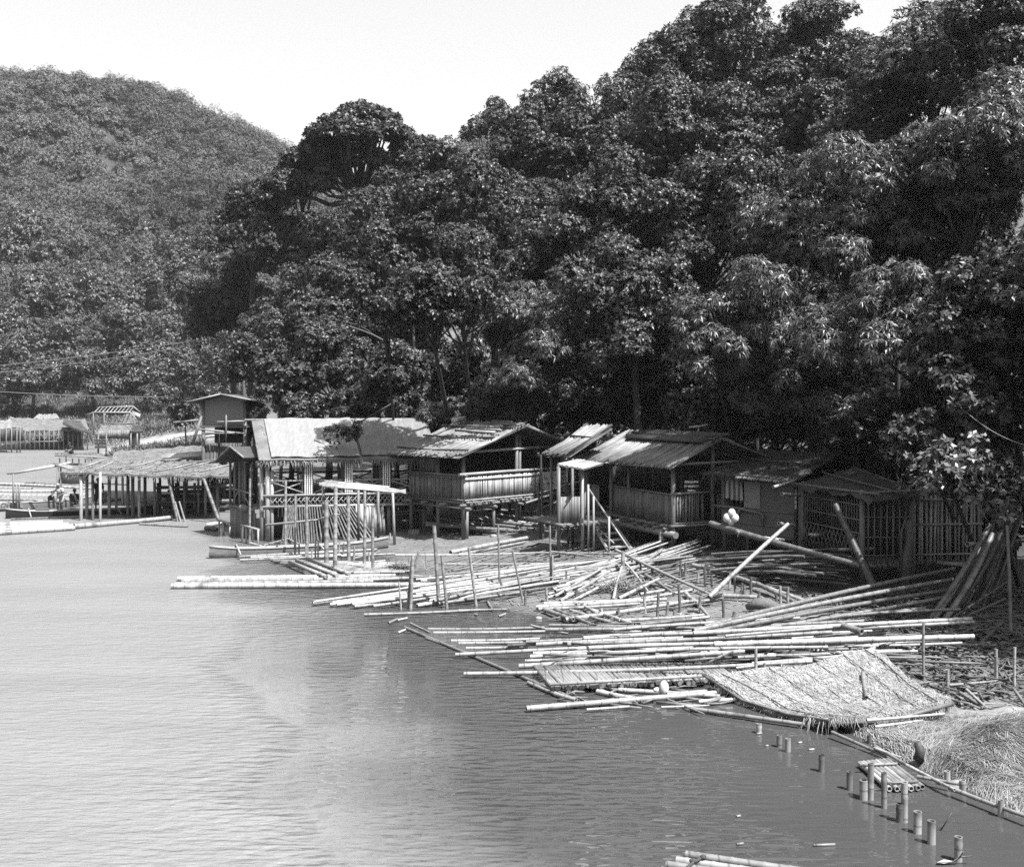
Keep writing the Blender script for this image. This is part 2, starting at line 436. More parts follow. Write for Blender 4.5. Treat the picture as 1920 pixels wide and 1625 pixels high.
def blobs(cs, rs, count, rng, zmin=-0.35, flat=0.8, inner=0.72):
    """points on the upper shells of the balls cs/rs, with outward axes"""
    w = rs ** 2 / np.sum(rs ** 2); idx = rng.choice(len(cs), count, p=w)
    u = rng.normal(size=(count * 3, 3)); u /= np.linalg.norm(u, axis=1, keepdims=True)
    u = u[u[:, 2] > zmin][:count]
    if len(u) < count: idx = idx[:len(u)]
    r = rs[idx] * (inner + (1.08 - inner) * rng.uniform(0, 1, len(idx)) ** 0.5)
    # uneven, tufted outline
    r = r * (1 + 0.16 * np.sin(u[:, 0] * 7 + idx) * np.sin(u[:, 1] * 6 + 2 * idx) + 0.10 * np.sin(u[:, 2] * 11 + idx * 3))
    p = cs[idx] + u * r[:, None] * np.array([1, 1, flat])
    nrm = u + np.array([0, 0, 0.55])
    return p, nrm
KIND = {  # leaf length, width, leaves in a tuft, droop, material, bark
    'lance': (0.27, 0.055, 9, 0.50, 'leaf_lance', 'bark'),
    'small': (0.20, 0.10, 7, 0.25, 'leaf', 'bark'),
    'dark':  (0.20, 0.10, 7, 0.25, 'leaf_dark', 'bark'),
    'broad': (0.21, 0.115, 7, 0.15, 'leaf', 'bark'),
    'bright': (0.24, 0.13, 7, 0.15, 'leaf_bright', 'bark'),
    'mid':   (0.46, 0.24, 6, 0.25, 'leaf_mid', 'bark_pale'),
}
def tree(name, label, c, rad, kind, nl=34, lobe=0.25, group=None, cat='tree', cover=1.7, lsc=1.0, zmin=-0.7, base=None,
         bare=0.0, seed=None, trunk_r=None, flat=0.8):
    """c: crown centre, rad: (rx, ry, rz)"""
    rng = np.random.default_rng(seed if seed is not None else int(abs(c[0] * 131 + c[1] * 37 + c[2] * 17)) + 3)
    L, Wd, k, droop, lm, bm = KIND[kind]
    L *= lsc; Wd *= lsc
    rad = np.array(rad, float); c = np.array(c, float)
    u = rng.normal(size=(nl, 3)); u /= np.linalg.norm(u, axis=1, keepdims=True)
    u[:, 2] = np.where(u[:, 2] < -0.75, -u[:, 2], u[:, 2])
    cs = c + u * rad * rng.uniform(0.40, 0.95, (nl, 1))
    rs = rad.mean() * lobe * rng.uniform(0.6, 1.45, nl)
    if bare == 0: cs = np.vstack([cs, c]); rs = np.append(rs, rad.mean() * 0.5)
    A = 0.5 * L * Wd * k
    cnt = int(min(38000, 1.6 * cover * 2.6 * 3.14 * np.sum(rs ** 2) / A * 0.55))
    p, nrm = blobs(cs, rs, cnt, rng, zmin, flat)
    v = leaves(p, nrm, k, L, Wd, droop, rng)
    if base is None:
        bx, by = c[0] + rng.uniform(-0.3, 0.3) * rad[0], c[1] + rng.uniform(0, 0.5) * rad[1]
        # trunks stand behind the row of huts, never inside them
        if -13.5 < bx < 2.5: by = max(by, 52.5)
        elif 2.5 <= bx < 15: by = max(by, 49.5 - 1.0 * (bx - 2.5))
        base = (bx, by, max(-0.3, gz(bx, by) - 0.2))
    base = Vector(base)
    t = thing(name, label, cat, base, group)
    npmesh('crown', v, np.arange(len(v)).reshape(-1, 4), M[lm], tuple(base), parent=t)
    tr = trunk_r or max(0.06, rad.mean() * 0.055)
    b = MB(); C = Vector(c); mid = base.lerp(C, 0.72) + Vector((rng.uniform(-.4, .4), rng.uniform(-.3, .3), 0)) * tr * 4
    b.tube([base, base.lerp(mid, 0.5), mid, C], [tr * 1.35, tr, tr * 0.85, tr * 0.4], 8)
    for q in cs[:nl:2]:
        Q = Vector(q); j = mid.lerp(C, rng.uniform(0, 0.7)); h = j.lerp(Q, 0.5) + Vector((0, 0, -0.08 * rad[2]))
        b.tube([j, h, Q], [tr * 0.5, tr * 0.32, tr * 0.12], 5)
        for _ in range(2):
            d = Vector(rng.normal(size=3)).normalized(); d.z = abs(d.z) * 0.7
            b.tube([h.lerp(Q, rng.uniform(0.2, 0.9)), Q + d * rs.mean() * 0.8], [tr * 0.16, tr * 0.06], 4, cap=False)
    b.build('trunk', M[bm], t)
    return t
def T(px, py, r, Y, kind, label, group=None, asp=1.0, dep=0.9, name='broadleaf_tree', **kw):
    c = at(px, py, Y); rr = r / F_PX * Y
    if 'lsc' not in kw: kw['lsc'] = max(0.8, min(2.2, Y / 74.0))
    return tree(name, label, tuple(c), (rr, rr * dep, rr * asp), kind, group=group, **kw)

MASS = 'dark trees massed on the slope behind the huts, with crowns added at right for shade'
MASSL = 'dark leafy tree in the dense mass of trees on the slope behind the huts, or added at right for shade'
# trees over the right-hand huts
T(1830, 330, 190, 36, 'lance', 'large tree with long drooping leaves at the right edge, in the upper third', asp=0.9, name='drooping_leaf_tree')
T(1590, 420, 205, 39, 'lance', 'large tree with long drooping leaves, the broad crown in the middle of the right-hand mass', asp=0.85, name='drooping_leaf_tree', base=(13.6, 43.0, 1.8))
T(1480, 640, 175, 37.5, 'lance', 'tree with tufts of long drooping leaves hanging just above the dark low huts', asp=0.85, name='drooping_leaf_tree', base=(12.4, 42.5, 1.5))
T(1700, 620, 165, 32.5, 'lance', 'drooping leaf tree directly above the roof of the low caged hut', asp=0.8, name='drooping_leaf_tree', base=(15.2, 37.0, 1.2))
T(1880, 640, 135, 30.5, 'broad', 'small leaved glossy tree against the right edge, halfway up', asp=1.2, base=(16.6, 34.0, 1.2))
T(1860, 800, 110, 32, 'broad', 'dark glossy bush tree at the right edge behind the leaning pole bundle', asp=0.8, base=(16.2, 35.0, 1.2))
T(1585, 765, 72, 35.5, 'lance', 'sunlit sprig of long leaves hanging above the roof of the lattice hut', asp=0.55, name='drooping_leaf_tree', nl=10, cover=1.3, base=(13.4, 40.0, 1.4))
T(1778, 890, 92, 28.2, 'bright', 'bright broad leaved shrub hanging over the slat fence at right', asp=0.8, cat='shrub', name='broadleaf_shrub', base=(13.6, 30.5, 0.9), nl=30, lobe=0.22, cover=1.3, zmin=-0.8)
T(1880, 960, 38, 27.5, 'bright', 'small bright leafed spray above the top of the leaning pole bundle', asp=0.9, cat='shrub', name='broadleaf_shrub', base=(14.0, 29.5, 0.9), nl=8, lobe=0.35, cover=0.9, zmin=-0.9)
T(1330, 640, 95, 37.5, 'lance', 'drooping leaf tree with sunlit tufts right above the bamboo roofed hut with the stair', asp=1.0, name='drooping_leaf_tree', base=(9.8, 44.5, 1.5))
T(1195, 590, 150, 46, 'small', 'dark round crowned tree standing behind the two slatted balcony huts', asp=1.0)
T(1005, 660, 135, 48, 'lance', 'lower tree with star shaped tufts of long leaves rising behind the banner hut', asp=0.9, name='drooping_leaf_tree')
T(1110, 430, 165, 53, 'small', 'broad dark tree in the middle of the wooded slope above the balcony huts', asp=0.9)
T(1340, 430, 150, 50, 'small', 'tall glossy leaved tree left of the drooping leaf trees', asp=1.0)
T(1300, 250, 150, 62, 'small', 'tree high on the slope under the tallest crowns on the skyline', asp=0.9)
T(1130, 250, 125, 68, 'small', 'skyline tree where the wooded slope steps down to the left', asp=0.9)
T(1370, 95, 135, 76, 'dark', 'tallest crown on the skyline, left one of the two topmost trees', asp=0.9)
T(1540, 95, 105, 77, 'dark', 'topmost skyline tree, right neighbour of the tallest crown', asp=0.9)
T(1250, 130, 75, 74, 'dark', 'small skyline tree just left of the tallest crown', asp=0.9)
T(1745, 140, 145, 50, 'lance', 'tree under the feathery skyline palm-like sprays at the upper right', asp=0.75, name='drooping_leaf_tree')
T(1890, 90, 130, 45, 'small', 'tree cut off by the upper right corner', asp=0.9)
T(1660, 250, 125, 52, 'small', 'shaded tree between the skyline and the drooping leaf trees at right', asp=0.9)
T(1050, 205, 68, 74, 'dark', 'small rounded skyline tree above the middle of the slope', asp=1.0)
T(925, 250, 72, 74, 'dark', 'ragged skyline tree at the left end of the wooded ridge', asp=0.9, bare=1, nl=16)
T(985, 290, 95, 68, 'small', MASSL, MASS)
T(880, 390, 115, 62, 'small', MASSL, MASS)
T(730, 470, 135, 64, 'small', 'wide dark tree below the umbrella shaped tree', asp=0.85)
T(620, 590, 110, 62, 'small', 'tree with sunlit leaf tips left of the bare forked trunk', asp=1.0)
T(742, 690, 70, 54, 'small', 'small rounded bush tree behind the pale roofed pavilion', asp=0.75)
T(615, 690, 95, 58, 'small', 'leafy tree right behind the left half of the pavilion roof', asp=0.9)
T(530, 720, 62, 57, 'broad', 'low bush tree beside the tall stilt hut', asp=0.9, lsc=1.3)
T(900, 540, 115, 58, 'small', MASSL, MASS)
T(800, 560, 105, 44.6, 'dark', MASSL, MASS, asp=0.6, base=(-2.5, 53.5, 1.5))
T(860, 700, 80, 56, 'dark', MASSL, MASS)
T(1190, 740, 90, 49, 'dark', MASSL, MASS, asp=0.7)
T(1330, 770, 85, 44, 'dark', MASSL, MASS, asp=0.6)
T(1460, 790, 80, 42, 'dark', MASSL, MASS, asp=0.5)
T(1640, 800, 90, 37, 'dark', MASSL, MASS, asp=0.5)
T(1760, 780, 80, 36, 'dark', MASSL, MASS, asp=0.8)
T(480, 420, 110, 92, 'dark', 'dark tree at the foot of the umbrella tree, against the far hill', asp=0.9)
T(570, 330, 75, 90, 'dark', 'dark low crown under the left side of the umbrella shaped tree', asp=0.6)
T(430, 570, 105, 96, 'dark', MASSL, MASS)
T(550, 470, 90, 88, 'dark', MASSL, MASS)
T(490, 650, 85, 78, 'dark', MASSL, MASS)
T(690, 600, 80, 66, 'dark', MASSL, MASS)
T(1000, 420, 90, 64, 'small', MASSL, MASS)
T(1230, 330, 95, 64, 'dark', MASSL, MASS)
T(1460, 260, 100, 62, 'dark', MASSL, MASS)
T(950, 760, 75, 50, 'lance', 'low clump of long star shaped leaves behind the banner hut roof', asp=0.55, name='drooping_leaf_tree')
T(1480, 480, 90, 46, 'dark', MASSL, MASS)
for px, py, r, Y, a in [(835, 330, 80, 73, .8), (800, 290, 45, 82, .7), (760, 380, 80, 76, .8), (640, 440, 80, 82, .8), (1470, 130, 80, 79, .9), (1610, 140, 80, 70, .9), (1190, 190, 70, 74, .9), (1000, 760, 90, 54, .6), (1110, 730, 90, 52, .8), (1250, 690, 85, 47, .9), (1390, 740, 80, 43, .7), (1530, 700, 80, 40, .8), (1600, 860, 70, 39, .5), (1780, 690, 80, 35, .9), (1900, 900, 70, 33.5, 1), (1840, 1010, 60, 34, 1), (1700, 900, 60, 36.5, .7), (760, 610, 80, 60, .9), (690, 520, 80, 66, .8), (560, 600, 80, 72, .9), (650, 760, 60, 56, .6), (560, 770, 50, 58, .6), (1040, 540, 90, 58, .9), (1180, 430, 90, 60, .9), (1430, 360, 90, 56, .9), (1560, 220, 90, 60, 1), (1700, 380, 90, 46, .9), (1830, 520, 90, 40, .9), (1600, 590, 80, 43, .8), (930, 440, 80, 66, .9), (810, 460, 80, 68, .8), (1420, 560, 80, 47, .9), (1280, 540, 80, 52, .9), (960, 600, 80, 56, .9), (1870, 230, 90, 48, .9), (1450, 180, 80, 72, .8)]:
    T(px, py, r, Y, 'dark', MASSL, MASS, asp=a)
T(2075, 560, 215, 29.5, 'small', 'big tree added mostly beyond the right edge to shade the dark huts', asp=0.8)  # added crown, mostly out of view, to throw shade on the huts
T(2200, 560, 210, 24.5, 'small', MASSL, MASS, asp=0.7)  # unseen crown added past the right edge for shade on the bank
for X_, Y_, Z_, r_ in [(16.2, 21, 8.6, 2.5), (18.6, 20, 9.2, 2.8), (17.6, 27.0, 9.6, 3.0), (18.5, 23.5, 8.5, 2.6), (20.5, 29.5, 10, 3.2), (16.5, 33, 9.5, 2.6)]:
    tree('broadleaf_tree', MASSL, (X_, Y_, Z_), (r_, r_, r_ * .7), 'small', group=MASS)  # crowns mostly out of view at right, added to shade huts and bank
for px, py, r, Y, k in [(560, 765, 42, 56, 'small'), (700, 745, 48, 55, 'small'), (770, 755, 45, 54, 'dark'), (850, 772, 42, 53.5, 'lance'), (900, 745, 50, 53, 'small'), (1000, 785, 40, 53, 'lance'), (1080, 775, 48, 52.5, 'lance'), (1150, 770, 50, 51, 'small'), (1230, 780, 45, 49, 'lance'), (1300, 740, 55, 48, 'small'), (1390, 800, 42, 44, 'lance'), (1450, 760, 55, 44, 'lance'), (1530, 800, 48, 41.5, 'lance'), (1640, 770, 58, 39.5, 'lance'), (1620, 850, 42, 39.5, 'small')]:
    T(px, py, r, Y, k, 'low leafy crown drooping just above the hut roofs', 'low crowns drooping behind the hut roofs', asp=0.7, name='drooping_bush', cat='bush', zmin=-0.9)
T(1715, 815, 62, 29.8, 'broad', 'dark leafy spray hanging left of the bright shrub over the caged hut roof', asp=0.8, name='broadleaf_shrub', cat='shrub', base=(14.6, 33.6, 0.9))
T(1865, 905, 62, 28.8, 'broad', 'leafy spray hanging right of the bright shrub above the pole bundle', asp=1.0, name='broadleaf_shrub', cat='shrub', base=(15.2, 32.5, 0.9))
T(1820, 760, 80, 29.4, 'broad', 'leafy mass of small bright leaves just above the bright shrub', asp=0.8, name='broadleaf_shrub', cat='shrub', base=(15.6, 33.5, 0.9))
# the branch that hangs over the pavilion roof
T(640, 812, 38, 45.6, 'broad', 'thin leafy branch hanging down over the pale pavilion roof', asp=0.8, cat='branch', name='overhanging_branch',
  base=tuple(at(742, 752, 50)), nl=12, lobe=0.30, cover=1.2, zmin=-0.9, trunk_r=0.03, bare=1)

def umbrella_tree():
    rng = np.random.default_rng(5); Y = 86.0
    base = at(668, 420, Y); base.z = gz(base.x, base.y) - 0.3
    fork = at(672, 372, Y); t = thing('umbrella_tree', 'umbrella shaped spreading tree with flat domed crown and bare forked limbs', 'tree', base)
    cs, rs = [], []
    for i in range(60):
        a = rng.uniform(0, 6.28); q = math.sqrt(rng.uniform(0, 1))
        px = 682 + 98 * q * math.cos(a); y0 = 208 + 66 * q * q + rng.uniform(-6, 26)
        p = at(px, y0, Y); cs.append((p.x, Y + 4.2 * q * math.sin(a), p.z)); rs.append(rng.uniform(0.7, 1.15))
    for px, py, r in [(560, 300, 1.3), (590, 280, 1.2), (615, 262, 1.1), (540, 330, 1.2), (600, 345, 1.0), (762, 300, 1.1), (745, 330, 1.0), (710, 300, 0.9), (655, 300, .8), (640, 320, .8), (575, 340, 1.2), (520, 345, 1.2), (785, 290, 1.1), (775, 330, 1.1), (800, 310, 1.0), (730, 345, .9), (610, 315, .9)]:
        p = at(px, py, Y + rng.uniform(-2, 2)); cs.append(tuple(p)); rs.append(r)
    cs, rs = np.array(cs), np.array(rs)
    p, nrm = blobs(cs, rs, 9500, rng, -0.5, 0.62)
    v = leaves(p, nrm, 7, 0.36, 0.17, 0.2, rng)
    npmesh('crown', v, np.arange(len(v)).reshape(-1, 4), M['leaf_dark'], tuple(base), parent=t)
    b = MB(); b.tube([base, base.lerp(fork, 0.5) + Vector((0.2, 0, 0)), fork], [0.5, 0.42, 0.36], 8)
    for i, q in enumerate(cs[::2]):
        Q = Vector(q); m = fork.lerp(Q, 0.55) + Vector((0, 0, -0.6))
        b.tube([fork, m, Q], [0.2, 0.12, 0.04], 5)
    b.tube([at(620, 385, Y), at(590, 372, Y), at(545, 372, Y), at(520, 362, Y)], [0.2, 0.16, 0.1, 0.05], 6)
    b.tube([fork, at(620, 385, Y)], [0.28, 0.2], 6)
    b.build('trunk', M['bark'], t)
umbrella_tree()

T(868, 574, 98, 44.4, 'dark', MASSL, MASS, asp=0.45, base=(-1.5, 52.5, 1.2))
T(722, 590, 58, 45.4, 'dark', MASSL, MASS, asp=0.6, base=(-5.5, 52.5, 1.2))
# bare pale trunks that show in front of the dark foliage
def bare(pts, Y, r, label, down=True):
    P = [at(x, y, Y) for x, y in pts[0]]
    if down: P[0].z = min(P[0].z, gz(P[0].x, P[0].y) - 0.1)
    t = thing('bare_trunk', label, 'tree trunk', P[0])
    b = MB(); b.tube(P, [r * (1 - 0.5 * i / len(P)) for i in range(len(P))], 7)
    for br in pts[1:]:
        b.tube([at(x, y, Y) for x, y in br], [r * 0.55] + [r * 0.3] * (len(br) - 1), 6)
    b.build('trunk', M['bark_pale'], t)
bare([[(780, 700), (777, 660), (775, 625), (777, 600), (773, 578)], [(773, 578), (758, 550), (752, 530)], [(773, 578), (784, 550), (790, 538)]], 57.0, 0.085, 'pale bare trunk forking in two before dark foliage above the pavilion')
bare([[(775, 652), (748, 648), (722, 640), (700, 628), (680, 620), (655, 612)], [(700, 628), (690, 619), (668, 608), (648, 604)]], 56.6, 0.06, 'pale bare bough slanting left beside the forked trunk', False)
bare([[(862, 492), (845, 470), (828, 448), (812, 432)], [(828, 448), (830, 436)]], 57.0, 0.05, 'short pale bare branch high in the trees above the pavilion', False)

# feathery sprays on the skyline at the upper right
def sprays():
    rng = np.random.default_rng(77); c = at(1790, 30, 54)
    t = thing('feathery_tree', 'feathery skyline tree with thin arching sprays at the upper right', 'tree', (c.x, c.y, gz(c.x, c.y) - 0.2))
    b = MB(); vs = []
    base = Vector(t.location)
    b.tube([base, base.lerp(c, 0.6), c], [0.25, 0.2, 0.1], 7)
    for i in range(44):
        a = rng.uniform(0, 6.28); d = Vector((math.cos(a), math.sin(a) * 0.7, rng.uniform(-0.1, 0.35))); L = rng.uniform(1.4, 3.4)
        p0 = c + Vector((0, 0, rng.uniform(-1.3, 0.7))); pts = [p0 + d * L * s + Vector((0, 0, -0.35 * L * s * s * 0.6)) for s in (0, .35, .7, 1)]
        b.tube(pts, [0.03, 0.02, 0.015, 0.01], 4, cap=False)
        cc = np.array([list(p0 + d * L * s + Vector((0, 0, -0.21 * L * s * s))) for s in np.linspace(0.2, 1, 26)])
        vs.append(leaves(cc, np.tile([0.1, 0, 1.0], (26, 1)) + rng.normal(size=(26, 3)) * 0.2, 6, 0.32, 0.07, 0.25, rng))
    v = np.vstack(vs)
    npmesh('crown', v, np.arange(len(v)).reshape(-1, 4), M['leaf_mid'], tuple(base), parent=t)
    b.build('trunk', M['bark'], t)
sprays()

# trees at the foot of the far hill
MIDG = 'trees at the foot of the far hill'
MIDL = 'leafy tree in the tree belt at the foot of the far hill across the river'
for px, py, r, Y in [(40, 470, 62, 205), (150, 480, 58, 210), (255, 470, 60, 214), (340, 500, 60, 210), (60, 560, 66, 188), (175, 560, 60, 190), (275, 560, 58, 192),
                     (370, 590, 55, 188), (20, 640, 70, 172), (120, 640, 62, 172), (225, 630, 62, 175), (315, 650, 55, 172), (395, 670, 52, 160),
                     (60, 710, 60, 160), (160, 700, 58, 160), (255, 705, 56, 160), (340, 715, 48, 152), (420, 700, 45, 130), (-40, 560, 70, 185), (-50, 700, 70, 160),
                     (445, 640, 55, 120), (10, 410, 45, 225), (100, 400, 40, 232)]:
    T(px + U(-8, 8), py + U(-8, 8), r, Y, 'mid', MIDL, MIDG, asp=U(0.8, 1.1), lsc=Y / 175.0, nl=16, lobe=0.36, cover=1.5)
T(345, 775, 30, 88, 'small', 'dark bush at the end of the sandy bank left of the tall stilt hut', asp=1.0, cat='bush', name='bush', lsc=1.6)
T(310, 745, 34, 140, 'mid', 'pale low shrub on the grassy bank left of the tall stilt hut', asp=0.8, cat='bush', name='bush', lsc=0.7)
T(240, 770, 14, 150, 'mid', 'small shrub on the grassy bank behind the bare roof frame', cat='bush', name='bush', lsc=0.6)
T(480, 768, 30, 60, 'broad', 'leafy bush between the tall stilt hut and the pavilion roof', asp=0.7, cat='bush', name='bush', lsc=1.1)
T(815, 775, 36, 50, 'lance', 'low tuft of long leaves behind the right end of the pavilion', asp=0.7, cat='bush', name='bush')

def far_forest():
    rng = np.random.default_rng(21); n = 6000
    Y = rng.uniform(168, 318, n); X = rng.uniform(-0.58, -0.12, n) * Y + rng.uniform(-8, 8, n)
    Z = height(X, Y)
    r = np.clip(rng.lognormal(0.62, 0.38, n), 0.9, 4.2)
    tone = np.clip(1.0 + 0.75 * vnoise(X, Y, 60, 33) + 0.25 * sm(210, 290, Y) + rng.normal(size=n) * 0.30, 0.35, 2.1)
    V, TN = [], []
    for i in range(n):
        k = int(42 * r[i] ** 1.3)
        nl = 5; u = rng.normal(size=(nl, 3)); u /= np.linalg.norm(u, axis=1, keepdims=True); u[:, 2] = np.abs(u[:, 2])
        cs = np.array([X[i], Y[i], Z[i] + r[i] * 0.5]) + u * r[i] * np.array([0.5, 0.5, 0.7]); rs = np.full(nl, r[i] * 0.5) * rng.uniform(.7, 1.2, nl)
        p, nr = blobs(cs, rs, k, rng, -0.4, 0.9)
        v = leaves(p, nr, 5, 0.42, 0.165, 0.25, rng); V.append(v); TN.append(np.full(len(v), tone[i]))
    # the ridge behind
    m = 500; X2 = rng.uniform(-170, 60, m); Y2 = rng.uniform(540, 612, m); Z2 = height(X2, Y2)
    for i in range(m):
        cs = np.array([[X2[i], Y2[i], Z2[i] + 2.0]]); p, nr = blobs(cs, np.array([5.0]), 30, rng, -0.3, 0.9)
        v = leaves(p, nr, 5, 2.0, 1.0, 0.2, rng); V.append(v); TN.append(np.full(len(v), 1.0))
    v = np.vstack(V); tn = np.concatenate(TN)
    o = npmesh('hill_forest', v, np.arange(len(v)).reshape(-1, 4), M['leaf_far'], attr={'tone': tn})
    tag(o, 'distant forest covering the far hill', 'forest', kind='stuff')
far_forest()

def undergrowth():
    """bushy ground cover under the trees behind the huts"""
    rng = np.random.default_rng(31); n = 1500
    Y = rng.uniform(36, 100, n); X = rng.uniform(-0.30, 0.62, n) * Y
    d = shore_dist(X, Y); keep = d > 17; X, Y = X[keep], Y[keep]
    Z = height(X, Y); cs = np.stack([X, Y, Z + 0.3], 1); rs = rng.uniform(0.8, 2.4, len(X))
    p, nr = blobs(cs, rs, 60000, rng, -0.1, 0.9)
    v = leaves(p, nr, 6, 0.42, 0.2, 0.25, rng)
    o = npmesh('undergrowth', v, np.arange(len(v)).reshape(-1, 4), M['leaf_dark'])
    tag(o, 'dark leafy undergrowth covering the slope under the trees', 'undergrowth', kind='stuff')
undergrowth()

def bank_grass():
    rng = np.random.default_rng(41); n = 9000
    Y = rng.uniform(88, 172, n); X = rng.uniform(-0.62, -0.29, n) * Y
    d = shore_dist(X, Y); sand = ((X + 40) / 8.5) ** 2 + ((Y - 127) / 13) ** 2 < 1.0
    keep = (d > 2.5) & ~sand; X, Y = X[keep], Y[keep]
    c = np.stack([X, Y, height(X, Y)], 1)
    v = leaves(c, np.tile([0, 0, 1.0], (len(c), 1)), 6, 1.0, 0.12, 0.15, rng, elev=(0.5, 1.4))
    o = npmesh('grass', v, np.arange(len(v)).reshape(-1, 4), M['grass'])
    tag(o, 'dry pale grass on the far bank', 'grass', kind='stuff')
bank_grass()
# ------------------------------------------------------------------ bamboo poles (each one a thing)
def pole_mesh(L, r0, r1, bow, n=8):
    b = MB(); xs = []; x = U(0.02, 0.2); a1, a2 = bow
    while x < L - 0.05: xs.append(x); x += U(0.30, 0.44)
    st = [(0.0, 1.0)]
    for x in xs:
        if x - 0.03 > st[-1][0]: st.append((x - 0.03, 0.98))
        st += [(x, 1.10)]
        if x + 0.03 < L - 0.01: st.append((x + 0.03, 0.98))
    if L - st[-1][0] > 0.005: st.append((L, 1.0))
    vs, fs = [], []
    for x, k in st:
        t = x / L; r = (r0 + (r1 - r0) * t) * k; s = math.sin(math.pi * t)
        for j in range(n):
            a = 2 * math.pi * j / n
            vs.append((x, a1 * s + r * math.cos(a), a2 * s + r * math.sin(a)))
    for i in range(len(st) - 1):
        for j in range(n):
            p = i * n + j; q = i * n + (j + 1) % n; fs.append([p, q, q + n, p + n])
    b.add(vs, fs, True)
    # hollow sawn ends
    for x, r, sg in ((0.0, r0, 1), (L, r1, -1)):
        ring = []
        for rr, dx in ((1.0, 0), (0.72, 0), (0.70, 0.16 * sg)):
            ring += [(x + dx, r * rr * math.cos(2 * math.pi * j / n), r * rr * math.sin(2 * math.pi * j / n)) for j in range(n)]
        f = []
        for i in range(2):
            for j in range(n):
                p = i * n + j; q = i * n + (j + 1) % n
                f.append([p, p + n, q + n, q] if sg > 0 else [p, q, q + n, p + n])
        f.append([2 * n + j for j in range(n)] if sg > 0 else [2 * n + j for j in range(n)][::-1])
        b.add(ring, f, False)
    return b
def pole(a, b_, r, label, group=None, m='bamboo', name='bamboo_pole', cat='bamboo pole', taper=0.8, bow=None, n=8):
    a, b_ = Vector(a), Vector(b_); d = b_ - a; L = d.length
    if bow is None: bow = (U(-1, 1) * 0.011 * L, U(-1, 0.5) * 0.009 * L)
    mb = pole_mesh(L, r, r * taper, bow, n)
    o = mb.solo(name, M[m], (0, 0, 0), label, cat, group)
    o.location = a; o.rotation_mode = 'QUATERNION'; o.rotation_quaternion = d.to_track_quat('X', 'Z')
    return o
def stake(px, y0, y1, r, label, group=None, m='bamboo', lean=0.0, name='bamboo_stake', cat='stake'):
    """upright stake standing at the photo pixel (px, y1) and reaching up to y0"""
    p = gp(px, y1); top = at(px + lean, y0, p.y); p2 = p - Vector((0, 0, 0.5)) - Vector((lean / F_PX * p.y * 0.5 / max(0.3, top.z - p.z), 0, 0))
    return pole(p2, top, r, label, group, m, name, cat, 0.92, (U(-1, 1) * 0.008, 0))

class Fr:
    """a building's own ground frame: a along its front, b into its depth"""
    def __init__(s, C, u): s.C = Vector((C[0], C[1], 0)); u = Vector((u[0], u[1], 0)).normalized(); s.u = u; s.v = Vector((-u.y, u.x, 0)); s.rz = math.atan2(u.y, u.x)
    def __call__(s, a, b, z): return s.C + s.u * a + s.v * b + Vector((0, 0, z))

